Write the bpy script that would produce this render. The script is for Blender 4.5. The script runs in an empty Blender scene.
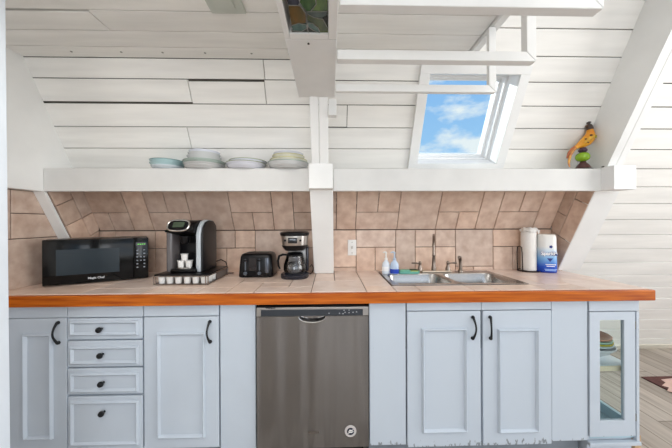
import bpy, bmesh, math, random
from mathutils import Vector, Matrix
random.seed(7)
# ---------------------------------------------------------------- camera, world, lights
H = 1.286                      # eye height
FPX, YAW, ROLL, CY = 265.0, 0.0235, 0.0037, 222.0
scn = bpy.context.scene
COL = scn.collection
fw = Vector((math.sin(YAW), math.cos(YAW), 0)); r0 = Vector((math.cos(YAW), -math.sin(YAW), 0)); u0 = Vector((0, 0, 1))
RT = r0*math.cos(ROLL) - u0*math.sin(ROLL); UP = u0*math.cos(ROLL) + r0*math.sin(ROLL)
cd = bpy.data.cameras.new('camera'); cam = bpy.data.objects.new('camera', cd); COL.objects.link(cam)
m = Matrix((RT, UP, -fw)).transposed().to_4x4(); m.translation = Vector((0, 0, H)); cam.matrix_world = m
cd.sensor_width = 36; cd.lens = FPX/672*36; cd.shift_y = (CY-224)/672; cd.clip_start = 0.02
scn.camera = cam
scn.view_settings.view_transform = 'Standard'; scn.view_settings.look = 'None'
scn.view_settings.exposure = 0.0; scn.view_settings.gamma = 1; scn.view_settings.use_curve_mapping = False

w = bpy.data.worlds.new('sky'); scn.world = w; w.use_nodes = True
nt = w.node_tree; nt.nodes.clear()
N = nt.nodes.new; L = nt.links.new
out = N('ShaderNodeOutputWorld'); bg = N('ShaderNodeBackground'); tc = N('ShaderNodeTexCoord'); mp = N('ShaderNodeMapping')
nz = N('ShaderNodeTexNoise'); cr = N('ShaderNodeValToRGB'); sep = N('ShaderNodeSeparateXYZ'); gr = N('ShaderNodeValToRGB'); mx = N('ShaderNodeMix')
mx.data_type = 'RGBA'
mp.inputs['Scale'].default_value = (1.5, 1.5, 3.6); mp.inputs['Location'].default_value = (2.35, 0.4, 0.95)
nz.inputs['Scale'].default_value = 3.0; nz.inputs['Detail'].default_value = 7; nz.inputs['Roughness'].default_value = 0.55
cr.color_ramp.elements[0].position = 0.46; cr.color_ramp.elements[0].color = (0, 0, 0, 1)
cr.color_ramp.elements[1].position = 0.58; cr.color_ramp.elements[1].color = (1, 1, 1, 1)
gr.color_ramp.elements[0].position = 0.15; gr.color_ramp.elements[0].color = (0.40, 0.66, 0.95, 1)
gr.color_ramp.elements[1].position = 0.62; gr.color_ramp.elements[1].color = (0.22, 0.46, 0.90, 1)
L(tc.outputs['Generated'], mp.inputs[0]); L(mp.outputs[0], nz.inputs[0]); L(nz.outputs[0], cr.inputs[0])
L(tc.outputs['Generated'], sep.inputs[0]); L(sep.outputs[2], gr.inputs[0])
L(cr.outputs[0], mx.inputs['Factor']); L(gr.outputs[0], mx.inputs['A']); mx.inputs['B'].default_value = (0.93, 0.94, 0.97, 1)
L(mx.outputs['Result'], bg.inputs[0]); bg.inputs[1].default_value = 1.05; L(bg.outputs[0], out.inputs[0])

def area(name, loc, target, sx, sy, power, color):
    l = bpy.data.lights.new(name, 'AREA'); l.shape = 'RECTANGLE'; l.size = sx; l.size_y = sy; l.energy = power; l.color = color
    o = bpy.data.objects.new(name, l); COL.objects.link(o); o.location = loc
    o.rotation_euler = (Vector(target)-Vector(loc)).to_track_quat('-Z', 'Y').to_euler()
    return o
area('gable_window_light', (4.75, -0.6, 1.75), (0.3, 0.6, 1.55), 2.6, 2.2, 104, (1.0, 0.985, 0.955))
area('front_window_light', (1.3, -2.5, 1.45), (0.4, 1.6, 0.7), 3.2, 1.7, 23, (0.93, 0.97, 1.0))
area('left_fill_light', (-0.2, -2.3, 1.35), (-1.3, 1.6, 0.4), 1.4, 1.3, 19, (0.96, 0.98, 1.0))  # added fill to lift the left side, standing for no known window
area('ceiling_fill_light', (-0.45, 0.15, 2.17), (-0.55, 0.15, 0.0), 1.2, 0.9, 17, (1.0, 0.97, 0.93))  # added unseen fill under the loft, brightens counter and left tiles
area('overhead_fill_light', (1.5, -0.2, 2.9), (1.3, 0.6, 0.0), 1.2, 1.2, 10, (1.0, 0.97, 0.93))  # added overhead fill on the right, not an actual fixture

sl = bpy.data.lights.new('sun', 'SUN'); sl.energy = 6.0; sl.angle = 0.02; sl.color = (1, 0.98, 0.95)
so = bpy.data.objects.new('sun', sl); COL.objects.link(so); so.rotation_euler = Vector((0.5, -1, -0.72)).to_track_quat('-Z', 'Y').to_euler()

# ---------------------------------------------------------------- pixel of the photo -> point in the place
def ray(x, y): return fw + RT*((x-336)/FPX) - UP*((y-CY)/FPX)
def onY(x, y, Y): d = ray(x, y); return d*(Y/d.y) + Vector((0, 0, H))
def onZ(x, y, Z): d = ray(x, y); return d*((Z-H)/d.z) + Vector((0, 0, H))
NR = Vector((0, 2, 1))
def onRoof(x, y, c=3.942): d = ray(x, y); return d*(c/d.dot(NR)) + Vector((0, 0, H))

# ---------------------------------------------------------------- materials
def srgb(c):
    return tuple(((v/255)/12.92 if v/255 <= 0.04045 else ((v/255+0.055)/1.055)**2.4) for v in c) + (1,)
MATS = {}
def mat(name, c, rough=0.5, metal=0.0, var=0.06, scale=6.0, stretch=(1, 1, 1), tone=False, bump=0.0, trans=0.0, coat=0.0, c2=None, emit=0.0, spec=0.5):
    if name in MATS: return MATS[name]
    m = bpy.data.materials.new(name); m.use_nodes = True; nt = m.node_tree
    b = nt.nodes['Principled BSDF']
    tcn = nt.nodes.new('ShaderNodeTexCoord'); mpn = nt.nodes.new('ShaderNodeMapping'); n = nt.nodes.new('ShaderNodeTexNoise')
    mpn.inputs['Scale'].default_value = stretch
    n.inputs['Scale'].default_value = scale; n.inputs['Detail'].default_value = 6
    nt.links.new(tcn.outputs['Object'], mpn.inputs[0]); nt.links.new(mpn.outputs[0], n.inputs[0])
    rp = nt.nodes.new('ShaderNodeValToRGB'); base = srgb(c)
    lo = tuple(max(0, v*(1-var*2)) for v in base[:3])+(1,)
    hi = tuple(min(1, v*(1+var*2)) for v in base[:3])+(1,)
    if c2: lo = srgb(c2); hi = base
    rp.color_ramp.elements[0].color = lo; rp.color_ramp.elements[1].color = hi
    rp.color_ramp.elements[0].position = 0.32; rp.color_ramp.elements[1].position = 0.68
    nt.links.new(n.outputs[0], rp.inputs[0]); last = rp.outputs[0]
    if tone:
        at = nt.nodes.new('ShaderNodeAttribute'); at.attribute_name = 'tone'
        mu = nt.nodes.new('ShaderNodeMix'); mu.data_type = 'RGBA'; mu.blend_type = 'MULTIPLY'; mu.inputs['Factor'].default_value = 1
        nt.links.new(last, mu.inputs['A']); nt.links.new(at.outputs['Color'], mu.inputs['B']); last = mu.outputs['Result']
    nt.links.new(last, b.inputs['Base Color'])
    b.inputs['Roughness'].default_value = rough; b.inputs['Metallic'].default_value = metal
    b.inputs['Transmission Weight'].default_value = trans; b.inputs['Coat Weight'].default_value = coat
    b.inputs['Specular IOR Level'].default_value = spec
    if bump:
        bp = nt.nodes.new('ShaderNodeBump'); bp.inputs['Strength'].default_value = bump; bp.inputs['Distance'].default_value = 0.01
        nt.links.new(n.outputs[0], bp.inputs['Height']); nt.links.new(bp.outputs[0], b.inputs['Normal'])
    MATS[name] = m; return m
def pane(name, tint=(0.9, 0.95, 0.95), refl=0.12):
    if name in MATS: return MATS[name]
    m = bpy.data.materials.new(name); m.use_nodes = True; nt = m.node_tree; nt.nodes.clear()
    o = nt.nodes.new('ShaderNodeOutputMaterial'); t = nt.nodes.new('ShaderNodeBsdfTransparent'); g = nt.nodes.new('ShaderNodeBsdfGlossy')
    mx = nt.nodes.new('ShaderNodeMixShader'); fr = nt.nodes.new('ShaderNodeLayerWeight'); fr.inputs[0].default_value = refl
    t.inputs[0].default_value = tint+(1,); g.inputs['Roughness'].default_value = 0.03
    nt.links.new(fr.outputs['Facing'], mx.inputs[0]) if False else nt.links.new(fr.outputs['Fresnel'], mx.inputs[0])
    nt.links.new(t.outputs[0], mx.inputs[1]); nt.links.new(g.outputs[0], mx.inputs[2]); nt.links.new(mx.outputs[0], o.inputs[0])
    MATS[name] = m; return m

WHITE = mat('white_board_paint', (240, 238, 233), 0.5, var=0.03, scale=3, stretch=(0.6, 6, 6), tone=True)
TRIMW = mat('white_trim_paint', (236, 236, 234), 0.45, var=0.02, scale=4)
DARKGAP = mat('dark_gap', (96, 92, 86), 0.9)
TILE = mat('stone_tile', (224, 201, 184), 0.42, var=0.10, scale=16, c2=(200, 171, 153), tone=True, bump=0.05)
GROUT = mat('grout', (112, 96, 86), 0.9)
CTILE = mat('counter_stone_tile', (242, 222, 209), 0.3, scale=9, c2=(222, 198, 184), tone=True, bump=0.08)
WOOD = mat('orange_wood', (200, 108, 22), 0.4, scale=5, stretch=(0.7, 12, 12), c2=(150, 62, 4), coat=0.05, spec=0.3)
CAB = mat('pale_blue_paint', (190, 200, 211), 0.5, var=0.02, scale=3)
STEEL = mat('brushed_steel', (150, 146, 141), 0.32, 1.0, var=0.05, scale=4, stretch=(30, 30, 0.4))
CHROME = mat('chrome', (190, 188, 184), 0.15, 1.0, var=0.01)
SINKM = mat('sink_steel', (172, 170, 168), 0.25, 1.0, var=0.02)
NICKEL = mat('brushed_nickel', (140, 128, 118), 0.28, 1.0, var=0.02)
BLACK = mat('black_plastic', (10, 10, 13), 0.28, var=0.1, spec=0.28)
BLACKM = mat('matte_black_metal', (22, 24, 28), 0.45, 0.3)
GLASS = pane('clear_glass')
DISH = mat('white_ceramic', (226, 226, 228), 0.2, var=0.01)
TEAL = mat('pale_teal_ceramic', (168, 196, 198), 0.2, var=0.03)
PLASTW = mat('white_plastic', (236, 235, 232), 0.35, var=0.01)

# painted wood with worn lower edge (real peeled patches)
def worn_mat():
    m = bpy.data.materials.new('pale_blue_paint_worn_at_foot'); m.use_nodes = True; nt = m.node_tree; b = nt.nodes['Principled BSDF']
    g = nt.nodes.new('ShaderNodeNewGeometry'); s = nt.nodes.new('ShaderNodeSeparateXYZ'); nt.links.new(g.outputs['Position'], s.inputs[0])
    mpn = nt.nodes.new('ShaderNodeMapping'); mpn.inputs['Scale'].default_value = (60, 20, 22); nt.links.new(g.outputs['Position'], mpn.inputs[0])
    n = nt.nodes.new('ShaderNodeTexNoise'); n.inputs['Scale'].default_value = 1; n.inputs['Detail'].default_value = 3; nt.links.new(mpn.outputs[0], n.inputs[0])
    mr = nt.nodes.new('ShaderNodeMapRange'); mr.inputs[1].default_value = 0.088; mr.inputs[2].default_value = 0.16; mr.inputs[3].default_value = 0.135; mr.inputs[4].default_value = -0.10
    nt.links.new(s.outputs[2], mr.inputs[0])
    ad = nt.nodes.new('ShaderNodeMath'); ad.operation = 'ADD'; nt.links.new(n.outputs[0], ad.inputs[0]); nt.links.new(mr.outputs[0], ad.inputs[1])
    rp = nt.nodes.new('ShaderNodeValToRGB'); rp.color_ramp.elements[0].position = 0.66; rp.color_ramp.elements[1].position = 0.69
    rp.color_ramp.elements[0].color = srgb((190, 200, 211)); rp.color_ramp.elements[1].color = srgb((134, 140, 146))
    nt.links.new(ad.outputs[0], rp.inputs[0]); nt.links.new(rp.outputs[0], b.inputs['Base Color']); b.inputs['Roughness'].default_value = 0.5
    return m
WORN = worn_mat()

# ---------------------------------------------------------------- mesh helpers
class MB:
    def __init__(s): s.V = []; s.F = []; s.T = []; s.t = (1, 1, 1); s.flat = False
    def add(s, vs, fs):
        o = len(s.V); s.V += [Vector(v) for v in vs]
        for f in fs: s.F.append([o+i for i in f]); s.T.append(s.t)
        return s
    def box(s, x0, x1, y0, y1, z0, z1, r=0, seg=2):
        if x0 > x1: x0, x1 = x1, x0
        vs = [(x, y, z) for x in (x0, x1) for y in (y0, y1) for z in (z0, z1)]
        fs = [(0, 1, 3, 2), (4, 6, 7, 5), (0, 4, 5, 1), (2, 3, 7, 6), (0, 2, 6, 4), (1, 5, 7, 3)]
        if not r: return s.add(vs, fs)
        return s.poly(vs, fs, r, seg)
    def poly(s, vs, fs, r=0, seg=2):
        if not r: return s.add(vs, fs)
        bm = bmesh.new(); bv = [bm.verts.new(v) for v in vs]
        for f in fs: bm.faces.new([bv[i] for i in f])
        bmesh.ops.bevel(bm, geom=list(bm.edges)+list(bm.verts), offset=r, segments=seg, profile=0.5, affect='EDGES')
        bm.verts.index_update(); s.add([v.co.copy() for v in bm.verts], [[v.index for v in f.verts] for f in bm.faces]); bm.free(); return s
    def prism(s, pts, d, r=0, seg=1):            # pts: 3D polygon, d: extrusion vector
        d = Vector(d); n = len(pts); a = [Vector(p) for p in pts]; b = [p+d for p in a]
        fs = [list(range(n))[::-1], [n+i for i in range(n)]] + [[i, (i+1) % n, n+(i+1) % n, n+i] for i in range(n)]
        return s.poly(a+b, fs, r, seg)
    def loft(s, rings, cap0=True, cap1=True, closed=True):
        n = len(rings[0]); vs = [v for r in rings for v in r]; fs = []
        for k in range(len(rings)-1):
            for i in range(n if closed else n-1):
                j = (i+1) % n; fs.append([k*n+i, k*n+j, (k+1)*n+j, (k+1)*n+i])
        if cap0: fs.append(list(range(n))[::-1])
        if cap1: fs.append([(len(rings)-1)*n+i for i in range(n)])
        return s.add(vs, fs)
    def lathe(s, prof, c=(0, 0, 0), seg=32, M=None, sx=1, sy=1, cap=True):
        c = Vector(c); rings = []
        for r, z in prof:
            ring = [Vector((math.cos(2*math.pi*i/seg)*r*sx, math.sin(2*math.pi*i/seg)*r*sy, z)) for i in range(seg)]
            rings.append([(M @ p if M else p)+c for p in ring])
        return s.loft(rings, cap, cap)
    def tube(s, pts, r, seg=10, closed=False, flat=1.0):
        pts = [Vector(p) for p in pts]; n = len(pts)
        rr = r if isinstance(r, (list, tuple)) else [r]*n
        rings = []; nrm = None
        for i, p in enumerate(pts):
            a = pts[(i-1) % n] if (closed or i > 0) else p; b = pts[(i+1) % n] if (closed or i < n-1) else p
            t = (b-a).normalized()
            if nrm is None:
                nrm = t.orthogonal().normalized() if abs(t.y) > 0.99 else Vector((0, 1, 0)).cross(t).normalized()
            nrm = (nrm - t*nrm.dot(t)).normalized(); bn = t.cross(nrm)
            rings.append([p+nrm*(math.cos(2*math.pi*k/seg)*rr[i])+bn*(math.sin(2*math.pi*k/seg)*rr[i]*flat) for k in range(seg)])
        if closed: rings.append(rings[0])
        return s.loft(rings, not closed, not closed)
    def tile(s, pts, nrm, th, gap=0.002, bev=0.0015):
        pts = [Vector(p) for p in pts]; nrm = Vector(nrm).normalized()
        c = sum(pts, Vector())/len(pts)
        ar = sum(((pts[i]-c).cross(pts[(i+1) % len(pts)]-c)).dot(nrm) for i in range(len(pts)))
        if ar < 0: pts = pts[::-1]
        def inset(P, d):
            n = len(P); R = []
            for i in range(n):
                e1 = (P[i]-P[i-1]).normalized(); e2 = (P[(i+1) % n]-P[i]).normalized()
                n1 = nrm.cross(e1); n2 = nrm.cross(e2); b = (n1+n2)
                if b.length < 1e-5: b = n1
                b.normalize(); k = max(0.35, b.dot(n1)); R.append(P[i]+b*(d/k))
            return R
        a = inset(pts, gap); b = inset(pts, gap+bev)
        return s.loft([a, [p+nrm*(th-bev) for p in a], [p+nrm*th for p in b]], True, True)
    def build(s, name, material, parent=None, smooth=False, angle=40):
        me = bpy.data.meshes.new(name); me.from_pydata([tuple(v) for v in s.V], [], s.F); me.update()
        bm = bmesh.new(); bm.from_mesh(me); bmesh.ops.recalc_face_normals(bm, faces=bm.faces); bm.to_mesh(me); bm.free()
        if any(t != (1, 1, 1) for t in s.T):
            at = me.color_attributes.new('tone', 'FLOAT_COLOR', 'CORNER')
            for p in me.polygons:
                for li in p.loop_indices: at.data[li].color = tuple(s.T[p.index])+(1,)
        elif 'tone' in [n.attribute_name for n in material.node_tree.nodes if n.type == 'ATTRIBUTE']:
            at = me.color_attributes.new('tone', 'FLOAT_COLOR', 'CORNER')
            for d in at.data: d.color = (1, 1, 1, 1)
        if smooth:
            me.polygons.foreach_set('use_smooth', [True]*len(me.polygons)); me.set_sharp_from_angle(angle=math.radians(angle))
        me.materials.append(material)
        o = bpy.data.objects.new(name, me); COL.objects.link(o)
        if parent: o.parent = parent
        return o
def thing(name, label, cat, loc=(0, 0, 0), rz=0, group=None):
    o = bpy.data.objects.new(name, None); COL.objects.link(o); o.location = loc; o.rotation_euler = (0, 0, rz)
    o.empty_display_size = 0.05
    return tag(o, label, cat, group)
def tag(o, label, cat, group=None):
    o['label'] = label; o['category'] = cat
    if group: o['group'] = group
    return o
def struct(o): o['kind'] = 'structure'; return o
def dup(root, loc, label, group=None):
    r = root.copy(); COL.objects.link(r); r.location = loc; r['label'] = label
    if group: r['group'] = group
    for ch in list(root.children):
        c = ch.copy(); COL.objects.link(c); c.parent = r
        for g in list(ch.children):
            d = g.copy(); COL.objects.link(d); d.parent = c
    return r
def text(body, size, loc, rot, material, parent, name='lettering', ext=0.0004, bold=0.0, sx=1):
    cu = bpy.data.curves.new(name, 'FONT'); cu.body = body; cu.size = size; cu.extrude = ext; cu.align_x = 'CENTER'; cu.align_y = 'CENTER'; cu.offset = bold
    t = bpy.data.objects.new(name, cu); COL.objects.link(t)
    dg = bpy.context.evaluated_depsgraph_get(); me = bpy.data.meshes.new_from_object(t.evaluated_get(dg)); COL.objects.unlink(t); bpy.data.objects.remove(t)
    me.materials.clear(); me.materials.append(material)
    o = bpy.data.objects.new(name, me); COL.objects.link(o); o.location = loc; o.rotation_euler = rot; o.scale = (sx, 1, 1); o.parent = parent
    return o
def rrect(x0, x1, y0, y1, r, z, n=6):
    P = []
    for cx, cy, a0 in ((x1-r, y1-r, 0), (x0+r, y1-r, 90), (x0+r, y0+r, 180), (x1-r, y0+r, 270)):
        for k in range(n+1):
            a = math.radians(a0+90*k/n); P.append(Vector((cx+r*math.cos(a), cy+r*math.sin(a), z)))
    return P

# ================================================================ THE ROOM
S5 = 5**0.5
def roof(X, s, off=0.0):      # s: distance up the slope from the floor, off: outwards
    return Vector((X, 2.614-s/S5+off*2/S5, s*2/S5+off/S5))
NIN = Vector((0, -2/S5, -1/S5))
def tn(a=0.03):
    k = 1+random.uniform(-a, a); return (k, k, k)

# floor of grey-brown boards running away from the viewer
fm = bpy.data.materials.new('weathered_floorboards'); fm.use_nodes = True
_n = fm.node_tree; _b = _n.nodes['Principled BSDF']; _g = _n.nodes.new('ShaderNodeNewGeometry'); _m = _n.nodes.new('ShaderNodeMapping')
_m.inputs['Rotation'].default_value = (0, 0, math.pi/2)
_k = _n.nodes.new('ShaderNodeTexBrick'); _k.inputs['Scale'].default_value = 1; _k.inputs['Brick Width'].default_value = 1.1; _k.inputs['Row Height'].default_value = 0.15
_k.inputs['Mortar Size'].default_value = 0.004; _k.inputs['Color1'].default_value = srgb((206, 196, 185)); _k.inputs['Color2'].default_value = srgb((174, 163, 152)); _k.inputs['Mortar'].default_value = srgb((140, 130, 119))
_n.links.new(_g.outputs['Position'], _m.inputs[0]); _n.links.new(_m.outputs[0], _k.inputs[0])
_m2 = _n.nodes.new('ShaderNodeMapping'); _m2.inputs['Scale'].default_value = (22, 1.2, 1); _z = _n.nodes.new('ShaderNodeTexNoise'); _z.inputs['Scale'].default_value = 1.5; _z.inputs['Detail'].default_value = 6
_n.links.new(_g.outputs['Position'], _m2.inputs[0]); _n.links.new(_m2.outputs[0], _z.inputs[0])
_r = _n.nodes.new('ShaderNodeValToRGB'); _r.color_ramp.elements[0].position = 0.3; _r.color_ramp.elements[0].color = (0.62, 0.61, 0.6, 1); _r.color_ramp.elements[1].position = 0.7; _r.color_ramp.elements[1].color = (1, 1, 1, 1)
_n.links.new(_z.outputs[0], _r.inputs[0]); _x = _n.nodes.new('ShaderNodeMix'); _x.data_type = 'RGBA'; _x.blend_type = 'MULTIPLY'; _x.inputs['Factor'].default_value = 1
_n.links.new(_k.outputs[0], _x.inputs['A']); _n.links.new(_r.outputs[0], _x.inputs['B']); _n.links.new(_x.outputs['Result'], _b.inputs['Base Color']); _b.inputs['Roughness'].default_value = 0.42
struct(MB().box(-1.95, 5.0, -3.5, 2.75, -0.06, 0.0).build('floor', fm))

# sloping back wall of white boards (roof slope), right down to the floor on the right
bw = MB()
PITCH = 0.1315
SKX0, SKX1, SKS0, SKS1 = 0.587, 1.120, 1.880, 2.405
def board(x0, x1, s0, s1, gap=0.0020, th=0.016, a=0.025):
    bw.t = tn(a); bw.tile([roof(x0, s0, th), roof(x1, s0, th), roof(x1, s1, th), roof(x0, s1, th)], NIN, th, gap, 0.002)
xL, xM, xR, xF = -1.72, -0.02, 1.70, 4.95
for k in range(0, 48):
    s0, s1 = k*PITCH, (k+1)*PITCH
    if s0 > 1.5 and s0 < 2.46:                     # left bay under the loft ceiling
        if k == 18:
            J = onRoof(264, 70).x; board(xL, J, s0, 2.470); board(J, xM, s0, 2.470)
        elif k == 17:                              # short butted pieces with open gaps
            J = onRoof(190, 92).x; J2 = onRoof(264, 80).x
            board(xL, J, s0+0.008, s1); board(J, J2, s0, s1-0.009); board(J2, xM, s0, s1)
        elif k == 15: J = onRoof(189, 137).x; board(xL, J, s0, s1); board(J, xM, s0, s1)
        else: board(xL, xM, s0, s1)
    if s0 > 1.5:                                   # right bay with the skylight
        if s1 > SKS0 and s0 < SKS1:
            board(xM, SKX0, s0, s1) if k not in (16, ) else (board(xM, 0.11, s0+0.003, s1), board(0.11, SKX0, s0, s1))
            board(SKX1, xR, s0, s1)
        elif s0 < 3.3: board(xM, xR, s0, s1)
        else: board(xM, 4.95, s0, s1)
    if s0 < 3.3: board(1.70, xF, s0, s1, 0.0028)
wb = bw.build('wall_back', WHITE); struct(wb)
# boarding behind the gaps
bb = MB(); O0, O1 = 0.019, 0.05
def slab(x0, x1, s0, s1): bb.prism([roof(x0, s0, O0), roof(x1, s0, O0), roof(x1, s1, O0), roof(x0, s1, O0)], roof(0, 0, O1)-roof(0, 0, O0))
slab(-1.95, SKX0-0.02, 0, 6.4); slab(SKX1+0.02, 5.0, 0, 6.4); slab(SKX0-0.02, SKX1+0.02, 0, SKS0-0.02); slab(SKX0-0.02, SKX1+0.02, SKS1+0.02, 6.4)
struct(bb.build('wall_back_sheathing', DARKGAP))
# thin base trim where the boards meet the floor
struct(MB().prism([roof(1.66, 0.0, -0.002), roof(4.9, 0, -0.002), roof(4.9, 0.058, -0.002), roof(1.66, 0.058, -0.002)], NIN*0.014, 0.003).build('baseboard_back', mat('cream_trim_paint', (222, 216, 202), 0.5)))

# loft ceiling of boards over the left part
CZ = H+0.924
cb = MB(); ys = [1.512, 1.418, 1.300, 1.176]
while ys[-1] > -3.3: ys.append(ys[-1]-0.125)
for i in range(len(ys)-1):
    y1, y0 = ys[i], ys[i+1]
    x0 = -1.74
    if i == 2:
        cb.t = tn(); cb.tile([(x0, y0+0.010, CZ+0.016), (-1.05, y0+0.008, CZ+0.016), (-1.05, y1, CZ+0.016), (x0, y1, CZ+0.016)], (0, 0, -1), 0.016, 0.0022, 0.002)
        cb.t = tn(); cb.tile([(-1.05, y0, CZ+0.016), (0.76, y0, CZ+0.016), (0.76, y1, CZ+0.016), (-1.05, y1, CZ+0.016)], (0, 0, -1), 0.016, 0.0015, 0.002)
    else:
        cb.t = tn(); cb.tile([(x0, y0, CZ+0.016), (0.76, y0, CZ+0.016), (0.76, y1, CZ+0.016), (x0, y1, CZ+0.016)], (0, 0, -1), 0.016, 0.0022, 0.002)
ceil = struct(cb.build('ceiling', WHITE))
struct(MB().box(-1.8, 0.775, -3.0, 1.50, CZ+0.02, CZ+0.10).build('ceiling_sheathing', DARKGAP))
struct(MB().box(0.762, 0.80, -2.8, 1.505, CZ-0.018, CZ+0.10, 0.004).build('trim_1', TRIMW))
# nail heads in the narrow ceiling board
nb = MB()
for x in (-1.4, -1.12, -0.9, -0.66, -0.43, -0.2): nb.lathe([(0.006, 0), (0.005, -0.002)], (x+random.uniform(-.02, .02), 1.46, CZ-0.0005), 8)
nb.build('nail_heads', mat('dull_nail', (150, 148, 142), 0.6), ceil)

# walls closing the room behind the viewer
wp = mat('white_wall_paint', (236, 232, 226), 0.6, var=0.02)
struct(MB().box(-1.95, -1.86, -3.5, 2.7, 0, 6.2).build('wall_left', wp))
wr = MB(); X0, X1 = 4.95, 5.05
wr.box(X0, X1, -3.5, -2.0, 0, 6.2).box(X0, X1, 0.8, 2.7, 0, 6.2).box(X0, X1, -2.0, 0.8, 0, 0.6).box(X0, X1, -2.0, 0.8, 3.2, 6.2)
struct(wr.build('wall_right', wp))
fr = MB().box(4.93, 5.03, -2.0, 0.8, 0.6, 0.66).box(4.93, 5.03, -2.0, 0.8, 3.14, 3.2).box(4.93, 5.03, -2.0, -1.94, 0.66, 3.14).box(4.93, 5.03, 0.74, 0.8, 0.66, 3.14).box(4.94, 5.02, -0.63, -0.57, 0.66, 3.14)
struct(fr.build('window_2', TRIMW))
def front(s, off): return (-3.42+s/S5-off*2/S5, s*2/S5+off/S5)
fwm = MB()
for x0, x1, s0, s1 in ((-1.9, 5.0, 0, 0.9), (-1.9, 5.0, 3.2, 6.75), (-1.9, -1.7, 0.9, 3.2), (-0.1, 0.2, 0.9, 3.2), (3.2, 5.0, 0.9, 3.2)):
    a = front(s0, 0); b = front(s1, 0); c = front(s1, .08); d = front(s0, .08)
    fwm.prism([(x0, *a), (x0, *b), (x0, *c), (x0, *d)], (x1-x0, 0, 0))
struct(fwm.build('wall_front', wp))

# left wall beside the counter: tiled below, smooth white panel above
ZC = 0.915                      # counter height
ZB0, ZB1 = H+0.188, H+0.326     # shelf beam
def clip(P, f):                 # P list of 2D, f(p)>=0 kept
    R = []
    for i in range(len(P)):
        a, b = P[i], P[(i+1) % len(P)]; fa, fb = f(a), f(b)
        if fa >= 0: R.append(a)
        if fa*fb < 0: t = fa/(fa-fb); R.append((a[0]+(b[0]-a[0])*t, a[1]+(b[1]-a[1])*t))
    return R
struct(MB().box(-1.855, -1.765, 0.55, 2.02, 0, ZB0).build('wall_left_lower', GROUT))
lt = MB()
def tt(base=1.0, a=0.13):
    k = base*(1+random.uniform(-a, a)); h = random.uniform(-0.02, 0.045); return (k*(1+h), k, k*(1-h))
zy = lambda y: onY(20, y, 1.55).z
for y0, y1, z0, z1 in ((1.50, 1.90, H+0.055, ZB0), (1.50, 1.99, H-0.088, H+0.055), (1.0, 1.50, H-0.088, ZB0), (1.19, 1.99, ZC+0.002, H-0.088), (0.6, 1.19, ZC, H-0.088), (0.6, 1.0, H-0.088, ZB0)):
    lt.t = tt(); lt.tile([(-1.7655, y0, z0), (-1.7655, y1, z0), (-1.7655, y1, z1), (-1.7655, y0, z1)], (1, 0, 0), 0.012, 0.0025, 0.002)
struct(lt.build('wall_left_tiles', TILE))
# white side panel above the beam
RY = lambda z, c=3.942: (c-(z-H))/2
def side_panel(xa, xb, name, cfront=None, y_end=0.5):
    zt = CZ
    if cfront is None: P = [(y_end, ZB0), (RY(ZB0)+0.0, ZB0), (RY(zt), zt), (y_end, zt)]
    return struct(MB().prism([(xa, y, z) for y, z in P], (xb-xa, 0, 0)).build(name, TRIMW))
side_panel(-1.855, -1.695, 'wall_left_panel')
# right flank (behind the rafter): solid between back slope and rafter front
CR = 3.490
CF = 3.399                      # rafter front plane 2Y+z
def flank(xa, xb, z0, z1, c0, c1, name, material, ymax=None, rr=0.0):
    P = [(RY(z0, c0), z0), (RY(z0, c1), z0), (RY(z1, c1), z1), (RY(z1, c0), z1)]
    if ymax: P = clip(P, lambda p: ymax-p[0])
    return struct(MB().prism([(xa, y, z) for y, z in P], (xb-xa, 0, 0), rr).build(name, material))
flank(1.695, 1.742, ZB1+0.007, H+2.3, CR, 3.942, 'wall_right_panel', TRIMW)
flank(1.700, 1.85, ZC+0.001, ZB0, CR+0.14, 3.942, 'wall_right_lower', GROUT, 1.985)
flank(-1.764, -1.700, ZC+0.001, ZB0, CF+0.03, 3.942, 'wall_left_flank', GROUT, 1.985)
# side tiles, set parallel to the slope (a: along slope, b: distance in front of the back slope)
def ab(a, b): return (2.614-a/S5-b*2/S5, a*2/S5-b/S5)
def side_tiles(X, n, cells, name):
    t = MB()
    for a0, a1, b0, b1 in cells:
        P = [ab(a0, b0), ab(a1, b0), ab(a1, b1), ab(a0, b1)]
        P = clip(P, lambda p: 1.984-p[0]); P = clip(P, lambda p: p[1]-ZC-0.002); P = clip(P, lambda p: ZB0+0.03-p[1])
        if len(P) < 3: continue
        t.t = tt(); t.tile([(X, y, z) for y, z in P], n, 0.010, 0.0022, 0.002)
    return struct(t.build(name, TILE))
BF = 0.200
side_tiles(1.700, (-1, 0, 0), [(1.521, 2.0, -0.3, .092), (1.364, 1.521, -.3, .092), (1.656, 2.0, .092, BF), (1.364, 1.656, .092, BF), (1.15, 1.364, -.3, .092), (1.15, 1.364, .092, BF), (0.8, 1.15, -.3, BF)], 'wall_right_tiles')
BF = 0.218
side_tiles(-1.700, (1, 0, 0), [(1.522, 2.0, -0.3, .092), (1.382, 1.522, -.3, .25 if False else .092), (1.662, 2.0, .092, BF), (1.522, 1.662, .092, BF), (1.2, 1.522, .092, BF), (1.2, 1.382, -.3, .092), (0.8, 1.2, -.3, BF)], 'wall_left_flank_tiles')

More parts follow.
